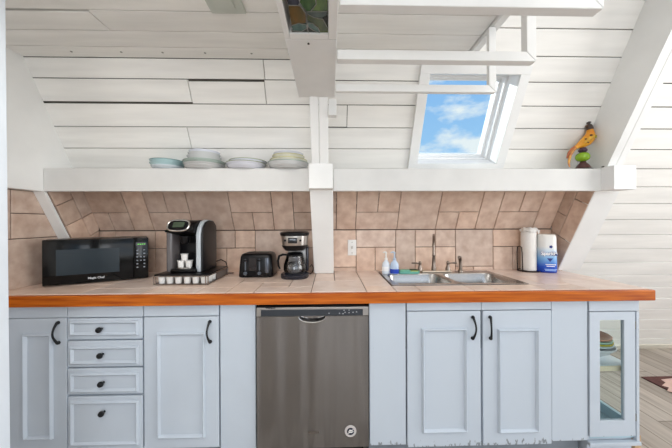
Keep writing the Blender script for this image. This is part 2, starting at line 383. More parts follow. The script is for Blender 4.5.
# back tile walls
KY = 2.0; KZ = H-0.058
struct(MB().box(-1.76, 1.79, KY+0.003, KY+0.07, 0.0, KZ).build('wall_back_lower', GROUT))
kt = MB()
zM = H-0.192; zLo = H-0.341
def kx(p): return onY(p, 245, KY).x
for a, b, r in [(92, 116, 'M'), (116, 156, 'M'), (92, 130, 'L'), (130, 156, 'L'), (156, 175, 'M'), (175, 215, 'M'), (156, 190, 'L'), (190, 215, 'L'), (215, 235.5, 'M'), (235.5, 255.5, 'M'), (215, 227, 'L'), (227, 255.5, 'L'),
                (255.5, 294, 'F'), (294, 333, 'M'), (294, 333, 'L'), (333, 356, 'G'), (333, 356, 'S'), (356, 395.5, 'M'), (356, 375, 'L'), (375, 395.5, 'L'), (395.5, 415, 'F'), (415, 435, 'M'), (415, 435, 'L'),
                (435, 455, 'M'), (435, 455, 'L'), (455, 492.6, 'G'), (455, 473, 'S'), (473, 492.6, 'S'), (492.6, 553, 'M'), (492.6, 512, 'L'), (512, 553, 'L')]:
    z0, z1 = {'M': (zM, KZ-0.003), 'L': (ZC, zM), 'F': (ZC, KZ-0.003), 'G': (zLo, KZ-0.003), 'S': (ZC, zLo)}[r]
    x0, x1 = kx(a), kx(b)
    kt.t = tt(0.95 if a < 310 else 1.0); kt.tile([(x0, KY+.003, z0), (x1, KY+.003, z0), (x1, KY+.003, z1), (x0, KY+.003, z1)], (0, -1, 0), 0.010, 0.0022, 0.002)  # lower tone left of the post paints in the dimmer light there
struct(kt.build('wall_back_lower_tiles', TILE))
st = MB()
sK, sM, sT = 1.378, 1.521, 1.76
rx = lambda p, y: onRoof(p, y).x
def stile(x0, x1, r):
    s0, s1 = {'T': (sM, sT), 'B': (sK, sM), 'F': (sK, sT)}[r]
    st.t = tt(0.95 if x0 < 0 else 1.0); st.tile([roof(x0, s0, -0.001), roof(x1, s0, -0.001), roof(x1, s1, -0.001), roof(x0, s1, -0.001)], NIN, 0.009, 0.0022, 0.002)  # left slope tiles toned down too, that side's shade put into the colour
A = lambda p: rx(p, 192); Bq = lambda p: rx(p, 228)
xe = 1.690
for x0, x1, r in [(-xe, A(121.4), 'T'), (-xe, Bq(115.4), 'B'), (Bq(115.4), A(121.4), 'B'), (A(121.4), A(142.5), 'F'), (A(142.5), A(163), 'T'), (A(163), A(185), 'T'), (A(142.5), A(185), 'B'), (A(185), A(227.8), 'F'),
                  (A(227.8), A(270.7), 'T'), (A(227.8), Bq(254.8), 'B'), (Bq(254.8), A(270.7), 'B'), (A(270.7), A(292.3), 'F'), (A(292.3), A(313), 'T'), (A(292.3), A(313), 'B'),
                  (A(313), A(336.5), 'T'), (A(313), A(336.5), 'B'), (A(336.5), A(357), 'F'), (A(357), A(379), 'T'), (A(379), A(401), 'T'), (A(357), A(401), 'B'), (A(401), A(442), 'F'), (A(442), A(484), 'T'),
                  (A(442), Bq(455), 'B'), (Bq(455), A(484), 'B'), (A(484), A(504), 'F'), (A(504), A(524.8), 'T'), (A(524.8), A(545), 'T'), (A(504), A(545), 'B'), (A(545), xe, 'F')]:
    stile(x0, x1, r)
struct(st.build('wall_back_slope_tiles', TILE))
sg = MB().prism([roof(-1.7, 1.36, 0.016), roof(1.7, 1.36, 0.016), roof(1.7, 1.80, 0.016), roof(-1.7, 1.80, 0.016)], roof(0, 0, 0)-roof(0, 0, 0.016))
struct(sg.build('wall_back_slope_grout', GROUT))

# rafters (front faces share one slope)
def rafter(xa, xb, z0, z1, c0=CF, depth=0.05, name='rafter', mat_=TRIMW):
    P = [(RY(z0, c0), z0), (RY(z0, c0+depth*S5), z0), (RY(z1, c0+depth*S5), z1), (RY(z1, c0), z1)]
    return MB().prism([(xa, y, z) for y, z in P], (xb-xa, 0, 0), 0.003)
# centre rafter: lower post leaning from counter to beam, two-board upper rafter
ct = thing('rafter', 'central white leaning post rising from tiled counter through the shelf', 'post', (-0.05, 1.88, ZC+0.0055))
def kid(mb, name, material, parent, **k):
    o = mb.build(name, material, parent, **k); o.data.transform(Matrix.Translation(-Vector(parent.location))); return o
kid(MB().prism([(x, RY(z, CF)+dy, z) for x, dy, z in ((-0.112, 0, ZC+0.006), (0.027, 0, ZC+0.006), (0.020, 0, ZB0+0.02), (-0.121, 0, ZB0+0.02))], (0, 0.10, 0), 0.003), 'lower_board', TRIMW, ct)
kid(rafter(-0.104, -0.0585, ZB1-0.01, H+0.655, CF, 0.04), 'upper_board', TRIMW, ct)
kid(rafter(-0.0560, -0.007, ZB1-0.01, H+0.655, CF+0.01, 0.04), 'upper_board', TRIMW, ct)
kid(MB().box(-0.121, 0.019, 1.522, 1.606, H+0.193, H+0.336, 0.003), 'cover_block', TRIMW, ct)
kid(MB().box(-0.004, 0.038, 1.40, 1.44, H+0.565, H+0.652, 0.002), 'small_block', TRIMW, ct)
# right rafter

rt = thing('rafter', 'right white leaning rafter at the open end of the counter', 'post', (1.73, 1.88, ZC+0.0055))
kid(MB().prism([(x, RY(z, CR), z) for x, z in ((1.6925, ZC+0.006), (1.860, ZC+0.006), (1.855, ZB0-0.001), (1.6925, ZB0-0.001))], (0, 0.06, 0), 0.003), 'lower_board', TRIMW, rt)
kid(rafter(1.744, 1.772, ZB1+0.007, H+2.2, CR, 0.05), 'upper_board', TRIMW, rt)
kid(rafter(1.774, 1.805, ZB1+0.007, H+2.2, CR+0.03, 0.05), 'edge_strip', TRIMW, rt)
kid(MB().box(1.687, 1.823, 1.532, 1.640, ZB0-0.0005, ZB1+0.005, 0.003), 'cover_block', mat('bright_white_paint', (240, 240, 240), 0.45, var=0.01), rt)
# left rafter edge
lr = thing('rafter', 'left white rafter edge crossing the tiles above the black microwave', 'post', (-1.73, 1.88, ZC+0.0055))
kid(MB().prism([(-1.7525, y, z) for y, z in ((RY(ZC+.006, CF), ZC+.006), (RY(ZC+.006, CF+.035), ZC+.006), (RY(ZB0, CF+.035), ZB0), (RY(ZB0, CF), ZB0))], (0.064, 0, 0), 0.002), 'face_board', TRIMW, lr)

# shelf: fascia beam with shelf board behind
sh = thing('shelf', 'long white fascia shelf spanning the tiled wall between the rafters', 'shelf', (0, 1.7, ZB1-0.03))
BEAM = mat('shelf_white_paint', (218, 217, 214), 0.45, var=0.02)
kid(MB().box(-1.694, -0.123, 1.608, 1.642, ZB0, ZB1, 0.003), 'fascia', BEAM, sh)
kid(MB().box(0.021, 1.694, 1.608, 1.642, ZB0, ZB1, 0.003), 'fascia', BEAM, sh)
kid(MB().box(-1.690, -0.105, 1.643, 1.785, ZB1-0.026, ZB1-0.0005), 'shelf_board', TRIMW, sh)
kid(MB().box(-0.005, 1.690, 1.643, 1.785, ZB1-0.026, ZB1-0.0005), 'shelf_board', TRIMW, sh)
SHZ = ZB1

# ceiling beam with the stained glass light set in its underside
cbm = thing('ceiling_beam', 'wide white box beam under the loft ceiling above the central post', 'beam', (-0.06, 0.9, H+0.65))
bz0, bz1 = H+0.65, CZ-0.002
kid(MB().box(-0.157, 0.028, 0.945, 1.385, bz0, bz1, 0.003), 'beam_end', mat('beam_paint', (232, 232, 230), 0.5, var=0.02), cbm)
kid(MB().box(-0.157, -0.138, -0.4, 0.943, bz0, bz1, 0.002), 'side_board', TRIMW, cbm)
kid(MB().box(-0.002, 0.028, -0.4, 0.943, bz0, bz1, 0.002), 'side_board', TRIMW, cbm)
kid(MB().box(-0.137, -0.003, 0.918, 0.943, bz0, bz1), 'end_board', TRIMW, cbm)
kid(MB().box(-0.137, -0.003, -0.4, 0.915, bz0+0.06, bz1), 'back_board', TRIMW, cbm)
kid(MB().lathe([(0.003, 0), (0.0045, -0.003), (0.001, -0.005)], (-0.075, 0.965, bz0), 10), 'screw', mat('dark_screw', (60, 56, 50), 0.5, 0.7), cbm)
sgt = thing('stained_glass_panel', 'leafy green and amber stained glass panel set into the ceiling beam', 'stained glass', (-0.07, 0.6, bz0+0.008))
GZ = bz0+0.006
def gp(px, py): return onZ(280+px/7.46, py/7.46, GZ)
def gm(name, c, c2):
    return mat(name, c, 0.25, c2=c2, scale=14, stretch=(3, 1, 1), spec=0.6)
pieces = [([(62, 38), (130, 38), (160, 60), (190, 95), (193, 172), (85, 185)], (118, 86, 40), (74, 72, 34), 'amber_glass'),
          ([(45, -20), (140, -20), (150, 20), (130, 38), (62, 38)], (66, 70, 84), (44, 50, 60), 'violet_glass'),
          ([(150, -20), (262, -20), (270, 30), (230, 78), (200, 85), (165, 45), (150, 20)], (66, 104, 50), (36, 66, 34), 'green_glass'),
          ([(262, -20), (353, -20), (355, 80), (230, 80), (270, 30)], (100, 128, 62), (52, 84, 42), 'lime_glass'),
          ([(200, 85), (355, 82), (357, 100), (320, 135), (250, 125), (195, 96)], (66, 84, 76), (44, 62, 58), 'slate_glass'),
          ([(205, 110), (320, 140), (357, 200), (358, 250), (300, 245), (270, 190), (205, 150)], (82, 92, 46), (50, 62, 38), 'olive_glass'),
          ([(82, 190), (140, 172), (196, 180), (200, 205), (160, 232), (100, 228)], (92, 124, 118), (58, 84, 80), 'teal_glass'),
          ([(205, 168), (245, 172), (285, 205), (298, 242), (250, 225), (215, 200)], (92, 124, 118), (58, 84, 80), 'teal_glass'),
          ([(86, 228), (160, 234), (205, 210), (250, 228), (300, 246), (358, 250), (358, 262), (90, 262)], (48, 60, 50), (34, 42, 38), 'dark_glass')]
# the panel goes on out of sight towards the viewer with more leaves
for i, (P, c, c2, nm) in enumerate(pieces):
    pts = [gp(*p) for p in P]
    mbp = MB().prism(pts, (0, 0, 0.004)); kid(mbp, 'glass_piece', gm(nm, c, c2), sgt)
for k in range(3):
    y1 = 0.775-k*0.3; kid(MB().box(-0.135, -0.07, y1-0.29, y1-0.004, GZ, GZ+0.004), 'glass_piece', gm('green_glass', (66, 104, 50), (36, 66, 34)), sgt)
    kid(MB().box(-0.068, -0.004, y1-0.29, y1-0.004, GZ, GZ+0.004), 'glass_piece', gm('lime_glass', (100, 128, 62), (52, 84, 42)), sgt)
ld = MB()
for P in ([(140, -15), (152, 40), (190, 95), (203, 190), (215, 258)], [(190, 95), (250, 125), (320, 140), (356, 205)], [(85, 188), (140, 172), (196, 182), (202, 206)], [(86, 226), (160, 233), (203, 207)],
          [(205, 168), (245, 172), (285, 205), (298, 244)], [(205, 195), (250, 225), (298, 244)], [(200, 85), (355, 81)], [(62, 38), (130, 38), (152, 40)], [(270, 30), (230, 80)], [(265, -15), (270, 30)]):
    ld.tube([gp(*p)-Vector((0, 0, 0.001)) for p in P], 0.0013, 6)
kid(ld, 'lead_line', mat('silver_lead', (150, 150, 146), 0.4, 0.8), sgt)

# hanging frames (rack) below the open part
RZ = H+0.600; RXE = 0.776
def rack(Y, hz, dep, gx, label):
    t = thing('hanging_frame', label, 'frame', (0.4, Y, RZ), group=None)
    # mitred bottom rail and end upright, square in section
    kid(MB().prism([(0.030, Y, RZ), (RXE, Y, RZ), (RXE-hz, Y, RZ+hz), (0.030, Y, RZ+hz)], (0, dep, 0), 0.0015), 'bottom_rail', TRIMW, t)
    kid(MB().prism([(RXE+0.001, Y, RZ+0.001), (RXE+0.001, Y, CZ-0.020), (RXE-hz+0.001, Y, CZ-0.020), (RXE-hz+0.001, Y, RZ+hz+0.001)], (0, dep, 0), 0.0015), 'upright', TRIMW, t)
    return t
rack(0.730, 0.036, 0.032, 0, 'white mitred hanging frame cutting across the very top edge of the photo')
rack(0.975, 0.036, 0.032, 0, 'middle white mitred hanging frame between the top edge and the skylight')
rack(1.214, 0.034, 0.022, 0, 'rearmost white hanging frame crossing in front of the skylight')

# flat vent on the loft ceiling
vt = thing('ceiling_vent', 'square pale grey cover on the loft ceiling left of the beam', 'vent', (-0.47, 1.05, CZ-0.001))
VM = mat('pale_grey_green_plastic', (196, 200, 190), 0.5, var=0.01)
v = [onZ(x, y, CZ-0.012) for x, y in ((212, 13.5), (247, 15.5))]
kid(MB().box(v[0].x, v[1].x, v[0].y-0.20, v[0].y, CZ-0.014, CZ-0.001, 0.004), 'cover_plate', VM, vt)
kid(MB().box(v[0].x+0.035, v[1].x-0.035, v[0].y-0.165, v[0].y-0.035, CZ-0.020, CZ-0.0145, 0.002), 'inner_panel', VM, vt)

# skylight
JW = mat('bright_gloss_white', (246, 246, 246), 0.35, var=0.005)
def rbox(x0, x1, s0, s1, o0, o1, r=0.002):
    return MB().prism([roof(x0, s0, o0), roof(x1, s0, o0), roof(x1, s1, o0), roof(x0, s1, o0)], roof(0, 0, o1)-roof(0, 0, o0), r)
sk = struct(rbox(0.527, 1.178, 1.845, SKS0, -0.002, -0.020).build('window_1', TRIMW))
for a in ((0.527, 1.178, SKS1, 2.452), (0.527, SKX0, SKS0, SKS1), (SKX1, 1.178, SKS0, SKS1)): rbox(*a, -0.002, -0.020).build('casing', TRIMW, sk)
JD = 0.20
for a in ((SKX0-0.018, SKX0, SKS0-0.018, SKS1+0.018), (SKX1, SKX1+0.018, SKS0-0.018, SKS1+0.018), (SKX0, SKX1, SKS0-0.018, SKS0), (SKX0, SKX1, SKS1, SKS1+0.018)): rbox(*a, 0.0, JD).build('jamb', JW, sk)
for d, o0, o1 in ((0.014, 0.10, JD), (0.028, 0.145, JD)):
    for a in ((SKX1-d, SKX1-0.0005, SKS0, SKS1), (SKX0+0.0005, SKX0+d, SKS0, SKS1), (SKX0+d, SKX1-d, SKS0+0.0005, SKS0+d), (SKX0+d, SKX1-d, SKS1-d, SKS1-0.0005)): rbox(*a, o0+(0 if d < .02 else 0), o1-0.001, 0.001).build('sash', JW, sk)
rbox(SKX0+0.002, SKX1-0.002, SKS0+0.002, SKS1-0.002, JD-0.02, JD-0.016, 0).build('pane', GLASS, sk)

# door jamb at the left edge, near the viewer
dj = MB().prism([(-1.262, 0.90, 0), (-1.169, 0.90, 0), (-1.184, 0.90, CZ-0.02), (-1.262, 0.90, CZ-0.02)], (0, 0.10, 0), 0.003)
dj = struct(dj.build('door_1', mat('bluish_white_paint', (222, 230, 238), 0.45, var=0.01)))
MB().box(-1.262, -1.205, 0.875, 0.898, 0.0, CZ-0.03, 0.003).build('door_stop', mat('bluish_white_paint', (222, 230, 238)), dj)
MB().box(-1.202, -1.192, 0.892, 0.8995, 1.02, 1.06, 0.002).build('latch_plate', mat('aged_metal', (120, 116, 108), 0.4, 0.8), dj)

# ================================================================ BASE CABINETS
YD = 1.395; YF = 1.414           # door faces, face frame
DX = lambda p, y=380: onY(p, y, YD).x
DZ = lambda y, x=300: onY(x, y, YD).z
ZTOP = 0.861
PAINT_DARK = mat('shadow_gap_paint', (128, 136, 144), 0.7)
def pull(parent, px, y0, y1, bow):
    a = onY(px, y0, YD-0.006); b = onY(px+1.2*bow, y1, YD-0.006); b.x = a.x+0.002*bow
    pts = []
    for i in range(13):
        t = i/12; p = a.lerp(b, t); k = math.sin(math.pi*t); p.x -= 0.007*k*bow; p.y -= 0.016*k+0.003; pts.append(p)
    r = [0.0065-0.0022*math.sin(math.pi*i/12) for i in range(13)]
    mb = MB().tube(pts, r, 10)
    for q in (a, b): mb.lathe([(0.009, 0.006), (0.0085, -0.002), (0.005, -0.007)], (q.x, q.y+0.0, q.z), 14, Matrix.Rotation(math.radians(90), 3, 'X')@Matrix.Scale(-1, 3, (0, 0, 1)))
    return kid(mb, 'handle', BLACKM, parent, smooth=True)
def kid2(mb, name, material, root, parent, **k):   # sub-part of a part
    o = mb.build(name, material, parent, **k); o.data.transform(Matrix.Translation(-Vector(root.location))); return o
def moulding(x0, x1, z0, z1, wd=0.017, th=0.013, y=YD):
    m_ = MB(); y -= 0.0005
    for P in ([(x0, z0), (x1, z0), (x1-wd, z0+wd), (x0+wd, z0+wd)], [(x1, z0), (x1, z1), (x1-wd, z1-wd), (x1-wd, z0+wd)],
              [(x1, z1), (x0, z1), (x0+wd, z1-wd), (x1-wd, z1-wd)], [(x0, z1), (x0, z0), (x0+wd, z0+wd), (x0+wd, z1-wd)]):
        a = [Vector((px, y, pz)) for px, pz in P]; i = wd*0.28
        cx = sum(p[0] for p in P)/4; cz = sum(p[1] for p in P)/4
        o_, n_ = a[0], a[3]
        # ridge profile: outer edge, crest, inner edge
        e0, e1, e2, e3 = a
        def mid(u, v_, t, h): q = u.lerp(v_, t); q.y -= h; return q
        rows = [[e0, e1], [mid(e0, e3, .2, th*.75), mid(e1, e2, .2, th*.75)], [mid(e0, e3, .45, th), mid(e1, e2, .45, th)], [mid(e0, e3, .75, th*.6), mid(e1, e2, .75, th*.6)], [e3, e2]]
        m_.loft(rows, False, False, closed=False)
    return m_
def fix(root, parts): pass
def carcass(x0, x1, root, z0=0.10):
    kid(MB().box(x0+0.003, x1-0.003, YF, 1.975, z0, ZTOP-0.001), 'body', CAB, root)
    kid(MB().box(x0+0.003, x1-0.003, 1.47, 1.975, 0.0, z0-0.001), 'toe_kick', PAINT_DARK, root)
def door(x0, x1, z0, z1, root, mold, material=CAB):
    d = kid(MB().box(x0+0.002, x1-0.002, YD, YF-0.001, z0, z1, 0.003), 'door', material, root)
    kid2(moulding(*mold), 'panel_moulding', material, root, d, smooth=True)
    return d
z_rail = DZ(318, 100)
def parent_under(o, d): o.parent = d
# --- unit 1
x0, x1 = -1.72, DX(67)
c = thing('base_cabinet', 'leftmost pale blue base cabinet with a narrow panelled door under the microwave', 'cabinet', ((x0+x1)/2, 1.7, 0))
carcass(x0, x1, c)
kid(MB().box(x0, x1-0.002, YD+0.003, YF-0.001, z_rail+0.003, ZTOP, 0.002), 'top_rail', CAB, c)
d = door(x0, x1, 0.115, z_rail, c, (DX(24), DX(53.5), DZ(439, 40), DZ(333.5, 40)))
h = pull(c, 57.3, 323, 343, 1.0); h.parent = d
# --- drawer unit
x0, x1 = DX(67), DX(143)
c = thing('drawer_cabinet', 'pale blue four-drawer base cabinet between the two left doors', 'cabinet', ((x0+x1)/2, 1.7, 0))
carcass(x0, x1, c)
kid(MB().box(x0+.001, x1-0.001, YD+0.003, YF-0.001, z_rail+0.003, ZTOP, 0.002), 'top_rail', CAB, c)
for (ya, yb, ma, mb_, kx_, ky) in ((318, 339.5, 320.5, 335.5, 101, 329.5), (340.5, 367, 346, 364, 102, 355.2), (368, 394.5, 372.5, 392, 102.8, 383.6), (396, 470, 400.5, 449, 103.5, 413)):
    dr = kid(MB().box(x0+0.003, x1-0.003, YD, YF-0.001, max(DZ(yb, 105), 0.115)+0.0015, DZ(ya, 105)-0.0015, 0.003), 'drawer', CAB, c)
    kid2(moulding(DX(70.5), DX(139), max(DZ(mb_, 105), .14), DZ(ma, 105), 0.018, 0.010), 'panel_moulding', CAB, c, dr, smooth=True)
    q = onY(kx_-1, ky, YD-0.012)
    kid2(MB().lathe([(0.006, 0), (0.005, 0.010), (0.012, 0.014), (0.015, 0.020), (0.013, 0.026), (0.005, 0.029)], (q.x, YD-0.0, q.z), 20, Matrix.Rotation(math.radians(90), 3, 'X')), 'knob', BLACKM, c, dr, smooth=True)
# --- unit 3
x0, x1 = DX(143.6), DX(219)
c = thing('base_cabinet', 'pale blue base cabinet with a wide panelled door under the pod coffee machine', 'cabinet', ((x0+x1)/2, 1.7, 0))
carcass(x0, x1, c)
kid(MB().box(x0, x1-0.002, YD+0.003, YF-0.001, z_rail+0.004, ZTOP, 0.002), 'top_rail', CAB, c)
d = door(x0, x1, 0.115, z_rail, c, (DX(157.5), DX(205.5), DZ(437.5, 180), DZ(332, 180)))
h = pull(c, 209.5, 322, 342, 1.0); h.parent = d
# --- filler panels
def filler(x0, x1, label, m_=CAB, z0=0.0):
    return tag(MB().box(x0+0.0015, x1-0.0015, YD+0.006, YF+0.012, z0, ZTOP, 0.002).build('filler_panel', m_), label, 'panel', None)
filler(DX(219.6), DX(256)-0.002, 'plain pale blue panel left of the stainless dishwasher')
filler(DX(369)+0.002, DX(406.5), 'plain pale blue panel right of the dishwasher, paint chipped at its foot', WORN, 0.10)
filler(DX(552.5), DX(589), 'plain pale blue panel between the sink doors and the glass cabinet', WORN, 0.10)
for a, b in ((DX(219.6), DX(256)-0.002),): pass
# --- sink base
x0, x1 = DX(407), DX(552)
c = thing('sink_cabinet', 'pale blue double-door sink base cabinet with worn lower edges', 'cabinet', ((x0+x1)/2, 1.7, 0))
kid(MB().box(x0+0.003, x1-0.003, YF, 1.975, 0.10, 0.60), 'body', CAB, c)
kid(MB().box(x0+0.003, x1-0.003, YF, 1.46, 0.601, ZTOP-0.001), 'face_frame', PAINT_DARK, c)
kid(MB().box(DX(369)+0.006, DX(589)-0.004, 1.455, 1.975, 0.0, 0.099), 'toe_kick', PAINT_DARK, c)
zr2 = DZ(311, 480)
xm = DX(482)
for a, b in ((x0, xm), (xm, x1)): kid(MB().box(a+.001, b-0.001, YD+0.003, YF-0.001, zr2+0.004, ZTOP, 0.002), 'top_rail', CAB, c)
d = door(x0, xm-0.004, 0.090, zr2, c, (DX(421.5), DX(467), DZ(432, 440), DZ(328, 440)), WORN)
h = pull(c, 473.2, 317.5, 338.5, -1.0); h.parent = d
d = door(xm+0.004, x1, 0.090, zr2, c, (DX(497.5), DX(538.5), DZ(432, 520), DZ(328.5, 520)), WORN)
h = pull(c, 490.5, 317.5, 338.5, 1.0); h.parent = d
# --- glass display cabinet at the right end
x0, x1 = DX(589.5), 1.675
c = thing('display_cabinet', 'pale blue narrow glass-door cabinet at the right end of the counter', 'cabinet', ((x0+x1)/2, 1.7, 0))
gz0, gz1 = DZ(421, 610), DZ(320, 610); gx0, gx1 = DX(600), DX(624.5); zd0, zd1 = DZ(436.5, 610), DZ(312, 610)
d = kid(MB().box(x0+.002, gx0, YD, YF-0.001, zd0, zd1), 'door', CAB, c)
kid2(MB().box(gx1, x1-0.026, YD, YF-0.001, zd0, zd1).box(gx0, gx1, YD, YF-.001, zd0, gz0).box(gx0, gx1, YD, YF-.001, gz1, zd1), 'door_frame', WORN, c, d)
kid2(MB().box(gx0-0.004, gx1+0.004, YD+0.008, YD+0.011, gz0-.004, gz1+.004), 'pane', GLASS, c, d)
for zz in (0.72, 0.22): kid2(MB().box(x1-0.025, x1-0.018, YD+0.002, YF-0.002, zz-0.02, zz+0.02, 0.001), 'hinge', mat('aged_metal', (150, 148, 142), 0.4, 0.8), c, d)
kid(MB().box(x0+0.002, x1, YD+0.002, YF-0.002, zd1+0.004, ZTOP-0.001, 0.002), 'top_rail', CAB, c)
kid(MB().box(x1-0.016, x1, YD+0.002, YF+0.01, 0.09, zd1, 0.002), 'side_stile', CAB, c)
kid(MB().box(x0+0.002, x0+0.018, YF, 1.96, 0.10, ZTOP-0.001), 'side_panel', CAB, c)
kid(MB().box(x0+0.02, x1, YF, 1.96, ZTOP-0.02, ZTOP-0.001), 'top_panel', CAB, c)
kid(MB().box(x1-0.03, x1, 1.93, 1.96, 0.135, ZTOP-0.021), 'rear_post', CAB, c)
kid(MB().box(x0+0.02, x1, YF, 1.96, 0.100, 0.122), 'bottom_panel', mat('pale_aqua_paint', (176, 204, 214), 0.5), c)
kid(MB().box(x1-0.022, x1, YF+0.012, 1.925, 0.123, 0.178, 0.002), 'side_rail', mat('pale_aqua_paint', (176, 204, 214), 0.5), c)
shz = DZ(371, 610)-0.0
kid(MB().box(x0+0.02, x1-0.002, YF+0.02, 1.925, shz-0.014, shz+0.009, 0.002), 'shelf', mat('cool_shelf_paint', (220, 226, 230), 0.5), c)
kid(MB().box(x0+0.01, x1-0.02, 1.42, 1.95, 0.0, 0.099), 'toe_kick', CAB, c)
kid(MB().box(x0, x1+0.004, YD-0.004, YF, 0.072, 0.090, 0.002), 'bottom_trim', CAB, c)
kid(MB().box(x0+0.02, x1-0.002, YF+0.010, YF+0.019, shz-0.018, shz+0.008, 0.002), 'shelf_edge', mat('cream_shelf_paint', (236, 216, 186), 0.5), c)
# bowls inside the display cabinet
bx, by = 1.555, 1.56
zb = shz+0.010
def bowl(r, hh, z, material, label, t=0.004, rim=None):
    b = thing('bowl', label, 'bowl', (bx, by, z), group=None)
    b_ = MB().lathe([(r*.42, 0), (r*.45, 0.006), (r*.78, hh*.5), (r, hh), (r-t, hh), (r*.74, hh*.52), (r*.40, 0.010), (0.001, 0.009)], (0, 0, 0), 36)
    b_.build('bowl_body', material, b, smooth=True)
    MB().lathe([(r+.0008, hh-0.006), (r+0.0018, hh+0.001), (r-t*.5, hh+0.002)], (0, 0, 0), 36, cap=False).build('rim', rim or material, b, smooth=True)
    return b
bowl(0.118, 0.070, zb, DISH, 'large white bowl at the foot of the stack in the glass cabinet')
bowl(0.108, 0.038, zb+0.050, mat('pale_blue_ceramic', (196, 210, 216), 0.2), 'pale blue bowl nested in the large white bowl')
bowl(0.105, 0.034, zb+0.064, mat('lime_ceramic', (190, 178, 62), 0.25), 'lime yellow bowl in the middle of the stack behind glass')
bowl(0.103, 0.034, zb+0.076, mat('seafoam_ceramic', (180, 214, 190), 0.25), 'pale green bowl just above the lime yellow one')
bowl(0.100, 0.036, zb+0.090, mat('terracotta_ceramic', (200, 146, 118), 0.3), 'terracotta bowl topmost of the stack in the glass cabinet')
# pale wood strip by the cabinet foot
a = onZ(629, 438, 0.05)
tag(MB().box(1.70, 1.735, 1.44, 1.60, 0.0005, 0.085, 0.003).build('wood_offcut', mat('raw_pine', (206, 176, 140), 0.6, scale=6, stretch=(8, 1, 8), c2=(186, 150, 112))), 'raw pale wood block on the floor against the glass cabinet foot', 'wood block')

# ================================================================ DISHWASHER
x0, x1 = DX(256.5)+0.002, DX(369)-0.002
c = thing('dishwasher', 'stainless steel dishwasher with dark control strip under the counter', 'dishwasher', ((x0+x1)/2, 1.7, 0))
kid(MB().box(x0+0.006, x1-0.006, YF+0.01, 1.96, 0.09, 0.856), 'tub', BLACK, c)
kid(MB().box(x0+0.02, x1-0.02, 1.46, 1.96, 0.0, 0.089), 'toe_kick', BLACK, c)
zp = DZ(316, 312)
px_ = (DX(299), DX(326))
# door front with scooped grip
dm = MB(); yd = YD-0.006
cols = 40; rows = 60
def dsurf(x, z):
    u = (x-(px_[0]+px_[1])/2)/((px_[1]-px_[0])/2); v_ = (zp-z)/0.028
    dy = 0
    if abs(u) < 1 and v_ < 1:
        e = math.sqrt(max(0, 1-u*u)); k = max(0, 1-(v_/max(e, .01))**2) if e > 0 else 0; dy = 0.020*min(1, k*1.6)
    return yd+dy
gx = [x0+(x1-x0)*i/cols for i in range(cols//3)] if False else None
xs = sorted(set([x0, x1]+[x0+(x1-x0)*i/24 for i in range(25)]+[px_[0]+(px_[1]-px_[0])*i/24 for i in range(25)]))
zs = sorted(set([0.105+(zp-0.035-0.105)*i/10 for i in range(11)]+[zp-0.032+0.032*i/12 for i in range(13)]))
V = [(x, dsurf(x, z), z) for z in zs for x in xs]; nx = len(xs)
dm.add(V, [[j*nx+i, j*nx+i+1, (j+1)*nx+i+1, (j+1)*nx+i] for j in range(len(zs)-1) for i in range(nx-1)])
dm.box(x0, x1, yd+0.024, YF, 0.105, zp); dm.box(x0, x0+0.001, yd, yd+.024, 0.105, zp); dm.box(x1-0.001, x1, yd, yd+.024, 0.105, zp); dm.box(x0, x1, yd, yd+.024, 0.104, 0.105)
DWM = bpy.data.materials.new('dishwasher_steel'); DWM.use_nodes = True
_n = DWM.node_tree; _b = _n.nodes['Principled BSDF']; _t = _n.nodes.new('ShaderNodeTexCoord'); _m = _n.nodes.new('ShaderNodeMapping'); _m.inputs['Scale'].default_value = (3.2, 1, 0.12)
_z = _n.nodes.new('ShaderNodeTexNoise'); _z.inputs['Scale'].default_value = 1.6; _z.inputs['Detail'].default_value = 2; _n.links.new(_t.outputs['Object'], _m.inputs[0]); _n.links.new(_m.outputs[0], _z.inputs[0])
_bp = _n.nodes.new('ShaderNodeBump'); _bp.inputs['Strength'].default_value = 0.9; _bp.inputs['Distance'].default_value = 0.05; _n.links.new(_z.outputs[0], _bp.inputs['Height']); _n.links.new(_bp.outputs[0], _b.inputs['Normal'])
_b.inputs['Base Color'].default_value = srgb((144, 143, 144)); _b.inputs['Metallic'].default_value = 1; _b.inputs['Roughness'].default_value = 0.22; _b.inputs['Anisotropic'].default_value = 0.4
dw = kid(dm, 'door', DWM, c, smooth=True)
xc_ = (px_[0]+px_[1])/2; rw_ = (px_[1]-px_[0])/2
kid(MB().tube([(xc_+rw_*math.cos(t), yd-0.0015, zp-0.001-0.030*math.sin(t)) for t in [math.pi*i/20 for i in range(21)]], [0.0015+0.003*math.sin(math.pi*i/20) for i in range(21)], 8), 'grip_lip', CHROME, c, smooth=True)
ztp = DZ(306.8, 312)
kid(MB().box(x0, x1, yd-0.001, YF, zp+0.001, ztp, 0.003), 'control_frame', mat('satin_steel', (176, 174, 172), 0.35, 1.0), c)
cp = kid(MB().box(DX(261.5), DX(363), yd-0.003, yd-0.0012, DZ(315.3, 312), DZ(309, 312), 0.001), 'control_panel', mat('dark_slate_panel', (44, 50, 58), 0.3), c)
for px, py in ((329, 313), (339.5, 313), (343, 313.5), (345, 312), (349, 312.5), (353, 312), (356.5, 311.7), (344, 309.9), (349, 309.8)):
    q = onY(px, py, yd); kid2(MB().box(q.x-0.003, q.x+0.003, yd-0.0042, yd-0.0032, q.z-0.0022, q.z+0.0022), 'indicator', mat('pale_print', (170, 174, 180), 0.5), c, cp)
q = onY(270.5, 307.9, yd)
tx = text('Whirlpool', 0.012, (0, 0, 0), (math.radians(90), 0, 0), mat('dark_print', (40, 40, 44), 0.5), None, 'lettering', bold=0.0005)
tx.parent = c; tx.location = Vector((q.x, yd-0.0022, q.z))-c.location
